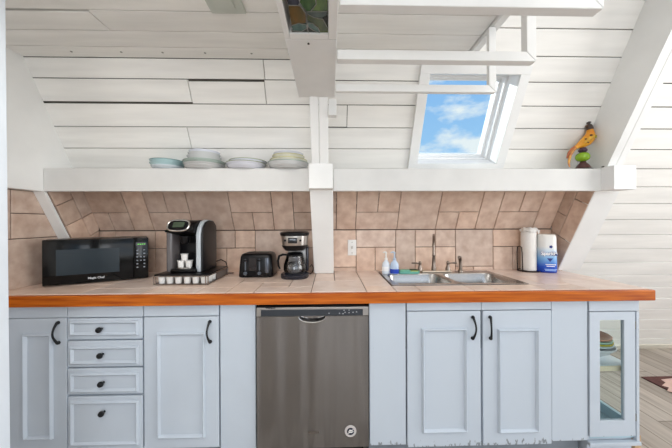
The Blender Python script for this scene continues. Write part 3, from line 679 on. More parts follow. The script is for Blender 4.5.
kid(MB().box(DX(308), DX(319), yd-0.0012, yd-0.0002, DZ(432.5, 312), DZ(430.6, 312)), 'maker_mark', mat('faint_print', (120, 112, 106), 0.4, 0.8), c)
q = onY(350.5, 431, yd); RX90 = Matrix.Rotation(math.radians(90), 3, 'X')
bd = kid(MB().lathe([(0.0305, 0), (0.0305, 0.0018), (0.029, 0.0026), (0.001, 0.0026)], (q.x, yd, q.z), 36, RX90), 'round_sticker', mat('silver_sticker', (198, 192, 190), 0.4), c)
kid2(MB().lathe([(0.019, 0.0027), (0.019, 0.0032), (0.001, 0.0032)], (q.x, yd, q.z), 30, RX90), 'sticker_centre', mat('dark_navy', (40, 42, 60), 0.4), c, bd)
sw = MB()
for k, a0 in enumerate((-0.006, 0.003)):
    sw.tube([(q.x-0.014+0.003*k, yd-0.004, q.z+a0-0.004), (q.x-0.004, yd-0.004, q.z+a0+0.004), (q.x+0.006, yd-0.004, q.z+a0+0.002), (q.x+0.015, yd-0.004, q.z+a0+0.008)], [0.001, 0.003, 0.0028, 0.001], 8)
kid2(sw, 'sticker_emblem', PLASTW, c, bd)

# ================================================================ COUNTERTOP AND SINK
cxr = 1.729
ctop = thing('countertop', 'long stone-tiled countertop with an orange wood front edge', 'countertop', (0, 1.7, ZC-0.04))
SX0, SX1, SY0, SY1 = 0.356, 1.157, 1.515, 1.930
gm_ = MB()
for x0_, x1_, y0_, y1_ in ((-1.762, SX0+.006, 1.390, 1.998), (SX1-.006, cxr-0.02, 1.390, 1.998), (SX0+.006, SX1-.006, 1.390, SY0+.006), (SX0+.006, SX1-.006, SY1-.006, 1.998)):
    gm_.box(x0_, x1_, y0_, y1_, ZC-0.050, ZC-0.0005)
kid(gm_, 'substrate', GROUT, ctop)
tm = MB()
ZT = ZC-0.0005
rects = [(-1.762, -1.3, 1.392, 1.60), (-1.762, -1.45, 1.6, 1.998), (-1.45, -1.3, 1.6, 1.998), (-1.3, -.98, 1.392, 1.51), (-1.3, -.98, 1.51, 1.75), (-1.3, -.98, 1.75, 1.998), (-.98, -.83, 1.392, 1.51), (-.83, -.70, 1.392, 1.51), (-.70, -.545, 1.392, 1.51),
         (-.98, -.545, 1.51, 1.77), (-.98, -.76, 1.77, 1.998), (-.76, -.545, 1.77, 1.998), (-.545, -.40, 1.392, 1.62), (-.40, -.10, 1.392, 1.51), (-.40, -.235, 1.51, 1.62), (-.235, -.10, 1.51, 1.75), (-.545, -.235, 1.62, 1.998), (-.235, -.10, 1.75, 1.998),
         (-.10, .195, 1.392, 1.66), (-.10, .03, 1.66, 1.998), (.03, .195, 1.66, 1.998), (.195, .352, 1.392, 1.51), (.195, .352, 1.51, 1.998),
         (.352, .483, 1.392, 1.512), (.483, .77, 1.392, 1.512), (.77, .91, 1.392, 1.512), (.91, 1.161, 1.392, 1.512), (.352, .60, 1.935, 1.998), (.60, .9, 1.935, 1.998), (.9, 1.161, 1.935, 1.998),
         (1.161, 1.40, 1.392, 1.51), (1.161, 1.25, 1.51, 1.998), (1.25, 1.40, 1.51, 1.75), (1.25, 1.40, 1.75, 1.998), (1.40, cxr-.003, 1.392, 1.62), (1.40, cxr-.003, 1.62, 1.998)]
for a, b, y0_, y1_ in rects:
    tm.t = tt(1.0, 0.05); tm.tile([(a, y0_, ZT), (b, y0_, ZT), (b, y1_, ZT), (a, y1_, ZT)], (0, 0, 1), 0.005, 0.0022, 0.0015)
kid(tm, 'tile_surface', CTILE, ctop)
kid(MB().box(-1.762, cxr, 1.366, 1.389, ZC-0.053, ZC+0.003, 0.004), 'wood_edge', WOOD, ctop)
kid(MB().box(cxr-0.0195, cxr, 1.390, 1.998, ZC-0.053, ZC-0.001, 0.002), 'wood_edge', WOOD, ctop)
ZS = ZC+0.0045
# sink
sk_ = thing('kitchen_sink', 'stainless double bowl sink set in the tiled countertop', 'sink', ((SX0+SX1)/2, 1.72, ZS))
xm_ = 0.752
def bowl_mesh(xa, xb, bx0, bx1, by0, by1):
    n = 6
    inner = rrect(bx0, bx1, by0, by1, 0.06, ZS+0.005, n)
    outer = []
    corners = [(xb, SY1), (xa, SY1), (xa, SY0), (xb, SY0)]
    for ci, (cx_, cy_) in enumerate(corners):
        for k in range(n+1):
            p = inner[ci*(n+1)+k]; t = k/n
            if ci in (0, 2): q = Vector((cx_, p.y if t < .5 else cy_, 0)) if t < .5 else Vector((p.x, cy_, 0))
            else: q = Vector((p.x, cy_, 0)) if t < .5 else Vector((cx_, p.y, 0))
            if k == n//2: q = Vector((cx_, cy_, 0))
            q.z = ZS+0.005; outer.append(q)
    low = [Vector((p.x, p.y, ZS+0.0005)) for p in outer]
    rg = [low, outer, inner, rrect(bx0+.004, bx1-.004, by0+.004, by1-.004, 0.058, ZS-0.002, n), rrect(bx0+.012, bx1-.012, by0+.012, by1-.012, 0.055, ZS-0.10, n), rrect(bx0+.02, bx1-.02, by0+.02, by1-.02, 0.05, ZS-0.15, n), rrect(bx0+.06, bx1-.06, by0+.06, by1-.06, 0.03, ZS-0.168, n)]
    return MB().loft(rg, False, True)
for xa, xb, b0, b1 in ((SX0+.001, xm_, SX0+.03, xm_-.012), (xm_, SX1-.001, xm_+.012, SX1-.035)):
    bp_ = kid(bowl_mesh(xa, xb, b0, b1, SY0+0.025, SY1-0.10), 'basin', SINKM, sk_, smooth=True, angle=50)
    kid2(MB().lathe([(0.04, 0), (0.042, 0.004), (0.03, 0.003), (0.028, -0.004+0.005), (0.001, 0.001)], ((b0+b1)/2, 1.68, ZS-0.1675), 24), 'drain', CHROME, sk_, bp_, smooth=True)
# faucet
FY = 1.885; fz = ZS+0.0055
def FX(p): return onY(p, 268, FY).x
def FZ(y): return onY(430, y, FY).z
fc = thing('faucet', 'brushed nickel bridge faucet with two lever handles behind the sink', 'faucet', (FX(434), FY, fz))
xs_ = FX(433.8)
kid(MB().box(FX(421), FX(451), FY-0.024, FY+0.024, fz, fz+0.012, 0.004), 'base_plate', mat('warm_nickel', (214, 198, 180), 0.35, 0.8), fc)
zt = FZ(233)-0.012; DV = Vector((xs_, FY, 0)).normalized()
kid(MB().lathe([(0.017, 0), (0.0165, 0.02), (0.0135, 0.04), (0.010, 0.10), (0.012, 0.105), (0.012, 0.11), (0.0095, 0.12), (0.0085, zt-fz-0.03)], (xs_, FY, fz+0.0125), 18).tube(
    [Vector((xs_, FY, z_))-DV*d_ for d_, z_ in ((0, zt-0.03), (0.012, zt-0.010), (0.04, zt-0.002), (0.10, zt-0.010), (0.15, zt-0.03), (0.165, zt-0.05), (0.168, zt-0.07))], [0.0085, 0.009, 0.009, 0.009, 0.009, 0.009, 0.010], 12), 'spout', NICKEL, fc, smooth=True)
for px, sgn in ((420, -1), (448, 1)):
    hx = FX(px); zh = FZ(261.5)
    hb = kid(MB().lathe([(0.019, 0), (0.018, 0.01), (0.011, 0.03), (0.009, 0.045), (0.012, 0.052), (0.007, 0.064), (0.001, 0.066)], (hx+sgn*0.0, FY, fz+0.0125), 18), 'handle_base', NICKEL, fc, smooth=True)
    kid2(MB().tube([(hx, FY, fz+0.060), (hx+sgn*0.025, FY, fz+0.064), (hx+sgn*0.06, FY-.006, fz+0.066)], [0.005, 0.0055, 0.007], 10), 'lever', NICKEL, fc, hb, smooth=True)
sp = thing('sink_sprayer', 'short brushed nickel side sprayer right of the faucet', 'sprayer', (FX(460.5), FY, fz))
xq = FX(460.5)
kid(MB().lathe([(0.020, 0), (0.019, 0.01), (0.014, 0.016)], (xq, FY, fz), 18), 'collar', NICKEL, sp, smooth=True)
kid(MB().tube([(xq, FY, fz+0.0165), (xq, FY, fz+0.06), (xq-0.002, FY, fz+0.085), (xq-0.010, FY-0.01, fz+0.104), (xq-0.022, FY-0.024, fz+0.108)], [0.013, 0.0115, 0.012, 0.0125, 0.010], 12), 'spray_head', NICKEL, sp, smooth=True)
# soap bottles and sponge dish on the sink deck
def soap(px, py, label, liquid, top, rot):
    q = onZ(px, py, ZS+0.006); s_ = thing('soap_bottle', label, 'bottle', (q.x, q.y, ZS+0.0055), rot)
    sc = q.y/265
    MB().lathe([(0.024, 0), (0.026, 0.003), (0.026, 0.055), (0.022, 0.075), (0.011, 0.088), (0.009, 0.094)], (0, 0, 0), 24, sx=1.15, sy=0.8).build('body', liquid, s_, smooth=True)
    MB().lathe([(0.0115, 0.0945), (0.0115, 0.108), (0.006, 0.110), (0.0045, 0.140), (0.008, 0.141), (0.009, 0.147), (0.003, 0.149)], (0, 0, 0), 18).build('pump', top, s_, smooth=True)
    MB().tube([(0, 0, 0.1505), (-0.016, -0.004, 0.151), (-0.026, -0.007, 0.146)], [0.0045, 0.004, 0.0035], 8).build('nozzle', top, s_, smooth=True)
    return s_
s1 = soap(386, 273.3, 'white and clear pump soap bottle at the back left sink corner', mat('clear_soap', (222, 230, 240), 0.15, trans=0.0, spec=0.7), PLASTW, 0.3)
MB().lathe([(0.0265, 0.018), (0.0265, 0.05)], (0, 0, 0), 24, sx=1.15, sy=0.8, cap=False).build('front_label', mat('white_label', (244, 246, 250), 0.4), s1, smooth=True)
s2 = soap(394.5, 273.6, 'pump soap bottle with a bright blue label beside the sponge dish', mat('pale_blue_soap', (196, 214, 238), 0.15, spec=0.7), mat('pale_blue_pump', (190, 206, 226), 0.3), -0.2)
MB().lathe([(0.0266, 0.004), (0.0266, 0.034)], (0, 0, 0), 24, sx=1.15, sy=0.8, cap=False).build('front_label', mat('bright_blue_label', (28, 70, 190), 0.4), s2, smooth=True)
q = onZ(408.5, 273.2, ZS+.006)
spn = thing('sponge_dish', 'teal dish of sponges between the soap bottles and the faucet', 'dish', (q.x, q.y+0.006, ZS+0.0055))
MB().loft([rrect(-.07, .07, -.028, .028, .012, 0), rrect(-.077, .077, -.033, .033, .014, 0.016), rrect(-.074, .074, -.030, .030, .012, 0.016), rrect(-.066, .066, -.025, .025, .010, 0.003)], True, True).build('dish', mat('teal_plastic', (128, 200, 184), 0.35), spn, smooth=True)
tag(MB().box(q.x-0.06, q.x+0.012, q.y-0.014, q.y+0.026, ZS+0.0095, ZS+0.030, 0.005).build('sponge', mat('green_sponge', (122, 186, 160), 0.9, bump=0.3, scale=60)), 'pale green sponge on the left of the teal dish', 'sponge')
sp2 = thing('sponge', 'yellow-green sponge with a dark scouring face on the right of the teal dish', 'sponge', (q.x+0.04, q.y+0.006, ZS+0.0095))
kid(MB().box(q.x+0.014, q.x+0.064, q.y-0.014, q.y+0.026, ZS+0.0095, ZS+0.026, 0.004), 'foam', mat('yellow_green_sponge', (190, 204, 120), 0.9, bump=0.3, scale=60), sp2)
kid(MB().box(q.x+0.014, q.x+0.064, q.y-0.014, q.y+0.026, ZS+0.0262, ZS+0.032, 0.002), 'scouring_pad', mat('dark_green_pad', (66, 82, 62), 0.95, bump=0.3, scale=80), sp2)

# ================================================================ COUNTER OBJECTS
CT = ZC+0.0052
# microwave
a = onZ(45, 286.2, CT); b = onZ(148.6, 279.0, CT)
ang = math.radians(28); wd = 0.494
mw = thing('microwave_oven', 'black microwave oven angled in the left corner of the counter', 'microwave', (a.x+0.022, a.y-0.038, CT), ang)
mh = 0.270; dpt = 0.235; fz0 = 0.005
MB().prism([(x_, y_, fz0) for x_, y_ in ((0.004, 0.022), (wd-0.002, 0.022), (wd-0.03, dpt), (0.115, dpt), (0.016, 0.10))], (0, 0, mh-fz0), 0.005).build('case', BLACK, mw, smooth=True)
dr = MB().box(0, wd*0.845, 0, 0.021, fz0+0.002, mh-0.001, 0.004).build('door', mat('gloss_black', (7, 9, 11), 0.12, spec=0.3), mw, smooth=True)
WINM = mat('perforated_window_screen', (38, 50, 58), 0.3, scale=400, c2=(26, 36, 43), spec=0.3)
MB().box(0.058, wd*0.70, -0.002, -0.0003, 0.060, mh-0.060, 0.0006).build('window', WINM, dr)
text('Magic Chef', 0.017, (wd*0.475, -0.001, 0.033), (math.radians(90), 0, 0), mat('silver_print', (205, 208, 212), 0.4), dr, bold=0.0004)
pn = MB().box(wd*0.848, wd, 0, 0.021, fz0+0.002, mh-0.001, 0.004).build('control_panel', mat('gloss_black', (12, 13, 16)), mw, smooth=True)
MB().box(wd*0.868, wd*0.975, -0.0015, -0.0003, mh-0.052, mh-0.032).build('display', mat('display_black', (10, 22, 10), 0.2), pn)
ge = bpy.data.materials.new('green_digits'); ge.use_nodes = True; ge.node_tree.nodes['Principled BSDF'].inputs['Base Color'].default_value = (0.1, 0.6, 0.05, 1)
ge.node_tree.nodes['Principled BSDF'].inputs['Emission Color'].default_value = (0.25, 0.9, 0.1, 1); ge.node_tree.nodes['Principled BSDF'].inputs['Emission Strength'].default_value = 0.25
dg = MB()
for i, ch in enumerate((0, 1, 2, 3)):
    cx_ = wd*(0.888+0.022*i); dg.box(cx_, cx_+0.0075, -0.0022, -0.0016, mh-0.046, mh-0.040)
dg.build('digits', ge, pn)
bt = MB()
for rr in range(6):
    for cc in range(3):
        if rr in (2, 3) or cc != 1: bt.box(wd*(0.875+0.037*cc), wd*(0.875+0.037*cc)+0.009, -0.0012, -0.0003, mh-0.085-rr*0.022, mh-0.078-rr*0.022)
bt.build('buttons', mat('grey_print', (150, 156, 166), 0.5), pn)
for k in ((0.04, 0.05), (wd-0.06, 0.05), (0.13, dpt-0.04), (wd-0.07, dpt-0.04)): MB().lathe([(0.012, 0), (0.012, fz0)], (k[0]+.01, k[1], 0), 14).build('foot', BLACK, mw)

# pod drawer
a = onZ(153.5, 285.3, CT); b = onZ(209, 284.3, CT); TW = b.x-a.x; TD = 0.30; TH = 0.062
td = thing('pod_storage_tray', 'black and chrome coffee pod tray under the pod coffee machine', 'tray', (a.x, a.y, CT), 0)
MB().box(0.001, TW-0.001, 0.001, TD, TH-0.008, TH, 0.003).build('platform', BLACK, td, smooth=True)
MB().box(0.004, TW-0.004, 0.004, TD-0.002, 0.001, 0.005).build('tray', mat('smoky_plastic', (96, 90, 86), 0.3), td)
fr_ = MB()
BR = mat('smoky_chrome', (150, 138, 130), 0.25, 0.9)
for z_ in (0.005, TH-0.011):
    fr_.tube([(0.002, 0.0, z_), (TW-0.002, 0.0, z_)], 0.0028, 8).tube([(TW, 0.002, z_), (TW, TD-0.002, z_)], 0.0028, 8).tube([(0, 0.002, z_), (0, TD-0.002, z_)], 0.0028, 8)
for x_, y_ in ((0, 0), (TW, 0), (0, TD), (TW, TD), (0.014, 0), (TW-0.014, 0)): fr_.tube([(x_, y_, 0.0), (x_, y_, TH-0.009)], 0.003, 8)
fr_.build('frame', BR, td, smooth=True)
MB().box(TW-0.0032, TW-0.0012, TD*0.42, TD-0.004, 0.006, TH-0.012).build('side_panel', mat('smoky_plastic', (96, 90, 86), 0.3), td)
CUPS = 'coffee pods lined up inside the pod tray'
def pod(root_loc, label, group=None, first=[None], up=True):
    if first[0] is None:
        t = thing('coffee_pod', label, 'coffee pod', root_loc, 0, group)
        MB().lathe([(0.0165, 0), (0.0175, 0.002), (0.0205, 0.036), (0.0235, 0.037), (0.0235, 0.039), (0.0205, 0.0395)], (0, 0, 0), 24).build('cup', PLASTW, t, smooth=True)
        MB().lathe([(0.0215, 0.0396), (0.0215, 0.0402)], (0, 0, 0), 24).build('lid', mat('foil_lid', (206, 206, 208), 0.35, 0.3), t, smooth=True)
        first[0] = t; return t
    t = dup(first[0], root_loc, label, group)
    if group is None and 'group' in t: del t['group']
    return t
pods = [(162.3, 'first'), (170.2, 'second'), (178.8, 'third'), (187.5, 'fourth'), (196, 'fifth'), (204.3, 'sixth')]
for i, (p, nm) in enumerate(pods):
    x_ = onY(p, 280, a.y+0.03).x
    pod((x_, a.y+0.030, CT+0.0055), nm+' white coffee pod from the left in the front row inside the tray', CUPS)
for i, nm in enumerate(('nearer', 'farther')):
    pod((b.x-0.030, a.y+0.083+0.051*i, CT+0.0055), nm+' white coffee pod along the right side of the tray', CUPS)

# pod coffee machine
MZ = CT+TH+0.0006
k0 = onZ(168.5, 271.5, MZ); KX0 = k0.x+0.004; KW = 0.215; KYF = a.y+0.045; KD = 0.235; KH = 0.318
km = thing('pod_coffee_machine', 'black and silver pod coffee machine standing on the pod tray', 'coffee machine', (KX0, KYF, MZ), 0)
def body_prof(x0, x1, pts, r=0.006): return MB().prism([(x0, y, z) for y, z in pts], (x1-x0, 0, 0), r, 3)
MB().box(0.035, KW-0.03, 0.0, KD-0.01, 0.0, 0.022, 0.005).build('base', BLACK, km, smooth=True)
MB().lathe([(0.052, 0), (0.052, 0.006), (0.046, 0.007), (0.001, 0.0065)], (0.098, 0.055, 0.0225), 28, sy=0.85).build('drip_tray', CHROME, km, smooth=True)
MB().box(0.036, KW-0.042, 0.105, KD, 0.0225, KH-0.10, 0.004).build('rear_column', BLACK, km, smooth=True)
# head, overhanging with rounded crown
hp = [(0.235, KH-0.099), (0.100, KH-0.099), (0.030, KH-0.085), (0.004, KH-0.070), (0.0, KH-0.052), (0.020, KH-0.022), (0.055, KH-0.006), (0.10, KH), (0.18, KH), (0.235, KH-0.03)]
body_prof(0.012, KW-0.042, hp, 0.008).build('head', BLACK, km, smooth=True)
# silver arched side band and black right shell
def arch(x0, x1, o, t0):
    P = [(0.03-o, 0.0), (0.03-o, KH-0.09), (0.045-o*.8, KH-0.045+o*.3), (0.08, KH-0.012+o), (0.13, KH+o), (0.19, KH-0.004+o), (KD+o, KH-0.04), (KD+o, 0.0)]
    return body_prof(x0, x1, P, 0.006)
arch(KW-0.040, KW-0.012, 0.004, 0).build('silver_band', mat('silver_plastic', (196, 204, 210), 0.3, 0.15), km, smooth=True)
arch(KW-0.011, KW, 0.0, 0).build('side_shell', mat('dark_grey_plastic', (24, 25, 28), 0.35), km, smooth=True)
# water tank on the left
tk = MB().loft([rrect(-0.002, 0.033, 0.02, 0.20, 0.012, z_) for z_ in (0.004, 0.012, KH-0.075)]).build('water_tank', mat('smoky_clear_plastic', (120, 116, 118), 0.12, trans=0.35), km, smooth=True)
MB().box(-0.006, 0.035, 0.012, 0.21, KH-0.0745, KH-0.058, 0.006).build('tank_lid', BLACK, tk, smooth=True)
# tilted chrome ring and screen
RM = Matrix.Rotation(math.radians(62), 3, 'X')
cxh = 0.080
ring = [Vector((math.copysign(abs(math.cos(t))**0.6, math.cos(t))*0.064, math.copysign(abs(math.sin(t))**0.7, math.sin(t))*0.036, 0)) for t in [2*math.pi*i/36 for i in range(36)]]
cen = Vector((cxh, 0.012, KH-0.032))
rg = MB().tube([RM@p+cen for p in ring], 0.006, 8, closed=True).build('chrome_ring', CHROME, km, smooth=True)
MB().loft([[RM@(p*0.92)+cen+RM@Vector((0, 0, d_)) for p in ring] for d_ in (-0.004, 0.002)]).build('screen_surround', BLACK, km)
MB().prism([RM@Vector(p)+cen+RM@Vector((0, 0, 0.0024)) for p in ((-0.032, -0.014, 0), (0.034, -0.014, 0), (0.034, 0.022, 0), (-0.032, 0.022, 0))], RM@Vector((0, 0, 0.0012))).build('touch_screen', mat('screen_grey_green', (70, 84, 66), 0.15), km)
MB().lathe([(0.016, 0), (0.024, 0.01), (0.027, 0.045)], (0.098, 0.05, KH-0.145), 24).build('brew_nozzle', BLACK, km, smooth=True)
tag(MB().tube([(KX0+KW+0.004, KYF+0.21, CT+0.10), (KX0+KW+0.03, KYF+0.235, CT+0.108), (KX0+KW+0.055, KYF+0.25, CT+0.09), (KX0+KW+0.062, KYF+0.262, CT+0.05), (KX0+KW+0.05, KYF+0.268, CT+0.006), (KX0+KW+0.09, KYF+0.30, CT+0.004)], 0.0035, 8).build('power_cord', BLACK, None, smooth=True), 'black cord curling out behind the pod coffee machine', 'cord')
# three pods on the drip tray
pz = MZ+0.0225+0.0072
pod((KX0+0.078-0.004, KYF+0.050, pz), 'white coffee pod on the drip tray, left of the lower two')
pod((KX0+0.128-0.006, KYF+0.050, pz), 'white coffee pod on the drip tray, right of the lower two')
pod((KX0+0.098-0.003, KYF+0.050, pz+0.0405), 'white coffee pod balanced on top of the other two pods')

# toaster
a = onZ(238.6, 277.8, CT); b = onZ(272.4, 277.6, CT)
tw = b.x-a.x; tdp = 0.165; thh = 0.158
to = thing('toaster', 'black toaster with two levers beside the glass coffee pot', 'toaster', (a.x, a.y, CT), 0)
rings = [rrect(0.0, tw, 0, tdp, 0.016, 0.004), rrect(-0.002, tw+.002, -0.003, tdp+.003, 0.018, 0.012), rrect(0.001, tw-.001, 0.0, tdp, 0.02, thh*.45), rrect(0.006, tw-.006, 0.004, tdp-.004, 0.024, thh*.86), rrect(0.013, tw-.013, 0.010, tdp-.010, 0.026, thh*.96), rrect(0.026, tw-.026, 0.022, tdp-.022, 0.02, thh)]
MB().loft(rings).build('body', BLACK, to, smooth=True, angle=60)
for xx in (0.040, 0.132):
    MB().box(xx, xx+0.010, -0.0035, 0.001, 0.048, 0.124, 0.002).build('lever_slot', mat('grey_slot', (88, 94, 102), 0.3), to)
    MB().box(xx-0.011, xx+0.021, -0.017, -0.0036, 0.108, 0.120, 0.004).build('lever', BLACK, to, smooth=True)
    MB().lathe([(0.012, 0), (0.012, 0.006), (0.009, 0.010), (0.001, 0.010)], (xx+0.006, -0.004, 0.030), 20, RX90).build('knob', mat('grey_slot', (88, 94, 102)), to, smooth=True)
MB().box(0.066, 0.118, -0.0025, 0.001, 0.044, 0.128, 0.002).build('front_panel', mat('dark_brown_gloss', (34, 30, 32), 0.2), to)
MB().box(0.172, 0.198, -0.0035, 0.001, 0.030, 0.130, 0.003).build('side_strip', mat('satin_slate', (92, 98, 108), 0.25, 0.5), to, smooth=True)
for yy in (0.052, 0.098): MB().box(0.035, tw-0.035, yy, yy+0.016, thh-0.001, thh+0.001).build('bread_slot', mat('slot_dark', (6, 6, 6), 0.6), to)
for fx_, fy_ in ((.02, .02), (tw-.02, .02), (.02, tdp-.02), (tw-.02, tdp-.02)): MB().lathe([(0.009, 0), (0.009, 0.004)], (fx_, fy_, 0), 12).build('foot', BLACK, to)

# drip coffee maker
q = onZ(294.5, 280, CT); q.x -= 0.008
cm = thing('coffee_maker', 'black and stainless drip coffee maker with glass carafe by the post', 'coffee maker', (q.x, q.y+0.085, CT), 0)
def oval(rx, ry, z, n=32, flat=0.0, cy=0): return [Vector((rx*math.copysign(abs(math.cos(t))**0.8, math.cos(t)), cy+ry*math.copysign(abs(math.sin(t))**0.8, math.sin(t)), z)) for t in [2*math.pi*i/n for i in range(n)]]
MB().loft([oval(.087, .080, 0), oval(.091, .084, .006), oval(.091, .084, .026), oval(.080, .074, .034)]).build('base', mat('blue_black_plastic', (28, 30, 40), 0.25), cm, smooth=True)
MB().lathe([(0.062, 0), (0.062, 0.003), (0.001, 0.003)], (0, -0.008, 0.0345), 30).build('hot_plate', mat('dark_plate', (40, 40, 42), 0.4, 0.5), cm, smooth=True)
MB().box(-0.060, 0.086, 0.062, 0.094, 0.030, 0.215, 0.012, 3).build('rear_column', mat('satin_grey_panel', (150, 148, 146), 0.35, 0.6), cm, smooth=True)
MB().box(0.070, 0.088, 0.028, 0.060, 0.036, 0.205, 0.006, 3).build('side_column', mat('blue_black_plastic', (28, 30, 40)), cm, smooth=True)
MB().loft([oval(.062, .064, .188), oval(.076, .074, .206), oval(.085, .082, .222)]).build('filter_basket', BLACK, cm, smooth=True)
hd = MB().loft([oval(.080, .080, .2225), oval(.084, .083, .226), oval(.089, .085, .287)]).build('head_band', mat('bright_steel', (196, 192, 188), 0.28, 1.0), cm, smooth=True)
MB().loft([oval(.092, .087, .2875), oval(.096, .09, .296), oval(.096, .09, .306), oval(.080, .078, .316)]).build('top_lid', BLACK, cm, smooth=True)
MB().box(-0.032, 0.026, -0.0895, -0.082, .240, .276, 0.003).build('display', mat('display_dark', (30, 30, 34), 0.15), hd, smooth=True)
MB().box(-0.020, 0.014, -0.0905, -0.0897, .262, .268).build('clock_print', mat('grey_print', (150, 156, 166)), hd)
for xx in (-0.052, 0.045): MB().lathe([(0.007, 0), (0.007, 0.004), (0.001, 0.004)], (xx, -0.079 + 0.003, .258), 16, RX90).build('button', BLACK, hd, smooth=True)
cf = MB().lathe([(0.054, 0), (0.070, 0.008), (0.073, 0.022), (0.068, 0.062), (0.057, 0.100), (0.053, 0.115), (0.055, 0.122), (0.0535, 0.122), (0.051, 0.115), (0.055, 0.100), (0.066, 0.062), (0.071, 0.022), (0.067, 0.010), (0.001, 0.003)], (0, -0.008, 0.038), 36)
ca = thing('coffee_carafe', 'empty glass carafe with black handle on the drip coffee maker', 'carafe', (q.x, q.y+0.085, CT), 0)
cf.build('glass_body', pane('carafe_glass', (0.97, 0.97, 0.98), 0.3), ca, smooth=True)
MB().lathe([(0.0535, 0.108), (0.0545, 0.112), (0.0545, 0.121), (0.040, 0.132), (0.001, 0.134)], (0, -0.008, 0.040), 30).build('carafe_lid', BLACK, ca, smooth=True)
MB().lathe([(0.0695, 0.060), (0.0705, 0.058), (0.0735, 0.030)], (0, -0.008, 0.038), 36, cap=False).build('measure_band', pane('band_glass', (0.6, 0.6, 0.62), 0.5), ca, smooth=True)
MB().tube([(-0.054, -0.02, 0.158), (-0.075, -0.026, 0.160), (-0.098, -0.032, 0.150), (-0.106, -0.034, 0.120), (-0.102, -0.034, 0.085), (-0.094, -0.030, 0.065)], [0.006, 0.008, 0.008, 0.0075, 0.007, 0.005], 10, flat=1.2).build('carafe_handle', BLACK, ca, smooth=True)
tag(MB().tube([(q.x+0.094, q.y+0.13, CT+0.06), (q.x+0.108, q.y+0.14, CT+0.075), (q.x+0.118, q.y+0.15, CT+0.05), (q.x+0.112, q.y+0.155, CT+0.02), (q.x+0.095, q.y+0.16, CT+0.006), (q.x+0.075, q.y+0.2, CT+0.004), (q.x+0.02, q.y+0.24, CT+0.004)], 0.0032, 8).build('power_cord', BLACK, None, smooth=True), 'black cord between the drip coffee maker and the white post', 'cord')

for o_ in (cm, ca): o_.scale = (1, 1, 0.965)
# paper towel holder and roll
q0_ = onZ(529, 272.2, CT); R = 0.047; q = onY(528.6, 272, q0_.y+0.05); q.y = q0_.y
ph = thing('paper_towel_holder', 'black wire paper towel holder at the right of the sink', 'holder', (q.x, q.y+0.05, CT), 0)
wm = mat('dark_bronze_wire', (44, 34, 32), 0.4, 0.6)
MB().tube([(math.cos(t)*0.068, math.sin(t)*0.068, 0.004) for t in [2*math.pi*i/32 for i in range(32)]], 0.0038, 8, closed=True).build('base_ring', wm, ph, smooth=True)
MB().tube([(-0.062, 0, 0.004), (0.062, 0, 0.004)], 0.0035, 8).tube([(0, 0, 0.004), (0, 0, 0.292)], 0.0035, 8).build('spindle', wm, ph, smooth=True)
MB().tube([(-0.075, -0.042, 0.004), (-0.079, -0.042, 0.14), (-0.079, -0.036, 0.178), (-0.079, -0.016, 0.184), (-0.079, 0.004, 0.178), (-0.079, 0.010, 0.14), (-0.075, 0.010, 0.004)], 0.0035, 8).tube([(-0.076, -0.042, 0.004), (-0.064, -0.02, 0.004)], 0.0035, 8).tube([(-0.076, 0.010, 0.004), (-0.066, 0.004, 0.004)], 0.0035, 8).build('tension_arm', wm, ph, smooth=True)
pr = thing('paper_towel_roll', 'white paper towel roll with a crumpled top sheet on the wire holder', 'paper towels', (q.x, q.y+0.05, CT+0.0085), 0)
PT = mat('paper_white', (240, 238, 234), 0.9, var=0.01, bump=0.04, scale=60)
MB().lathe([(0.019, 0), (R, 0.0), (R+.0015, 0.003), (R+.001, 0.274), (R-.002, 0.277), (0.019, 0.277), (0.019, 0)], (0, 0, 0), 40, cap=False).build('roll', PT, pr, smooth=True)
sht = MB().tube([(R-0.010, -0.020, 0.27), (R+0.003, -0.024, 0.24), (R+0.006, -0.026, 0.20)], [0.001, 0.001, 0.001], 4)
random.seed(3)
rg_ = []
for i, (r_, z_) in enumerate([(0.042, 0.2775), (0.050, 0.281), (0.052, 0.290), (0.044, 0.304), (0.034, 0.309), (0.020, 0.304), (0.006, 0.308)]):
    rg_.append([Vector((0.002+math.cos(t)*r_*(1+0.16*math.sin(3*t+i)+0.10*math.sin(7*t+i*1.7)), math.sin(t)*r_*(1+0.14*math.sin(4*t+i*2)), z_+0.006*math.sin(5*t+i*1.3) if i else z_)) for t in [2*math.pi*k/40 for k in range(40)]])
MB().loft(rg_, False, True).build('crumpled_sheet', PT, pr, smooth=True, angle=60)
fl = [Vector((0.034, -0.040, 0.292)), Vector((0.062, -0.030, 0.290)), Vector((0.064, -0.010, 0.272)), Vector((0.054, -0.030, 0.258)), Vector((0.040, -0.043, 0.268))]
MB().prism(fl, (0.003, 0.003, 0.002)).build('loose_corner', PT, pr)

# packaged paper towels
q0 = onZ(538.3, 273.3, CT); yk_ = q0.y; q0 = onY(539.5, 273.3, yk_+0.035); q1 = onY(557.5, 273.3, yk_+0.035); q0.y = yk_
pk = thing('paper_towel_package', 'blue and white plastic-wrapped paper towel package leaning by the corner', 'paper towels', ((q0.x+q1.x)/2, q0.y+0.055, CT), math.radians(-18))
PKM = bpy.data.materials.new('printed_wrap'); PKM.use_nodes = True
_n = PKM.node_tree; _b = _n.nodes['Principled BSDF']; _t = _n.nodes.new('ShaderNodeTexCoord'); _s = _n.nodes.new('ShaderNodeSeparateXYZ'); _r = _n.nodes.new('ShaderNodeValToRGB')
_mr = _n.nodes.new('ShaderNodeMapRange'); _mr.inputs[1].default_value = 0; _mr.inputs[2].default_value = 0.28
_n.links.new(_t.outputs['Object'], _s.inputs[0]); _n.links.new(_s.outputs[2], _mr.inputs[0]); _n.links.new(_mr.outputs[0], _r.inputs[0]); _n.links.new(_r.outputs[0], _b.inputs['Base Color'])
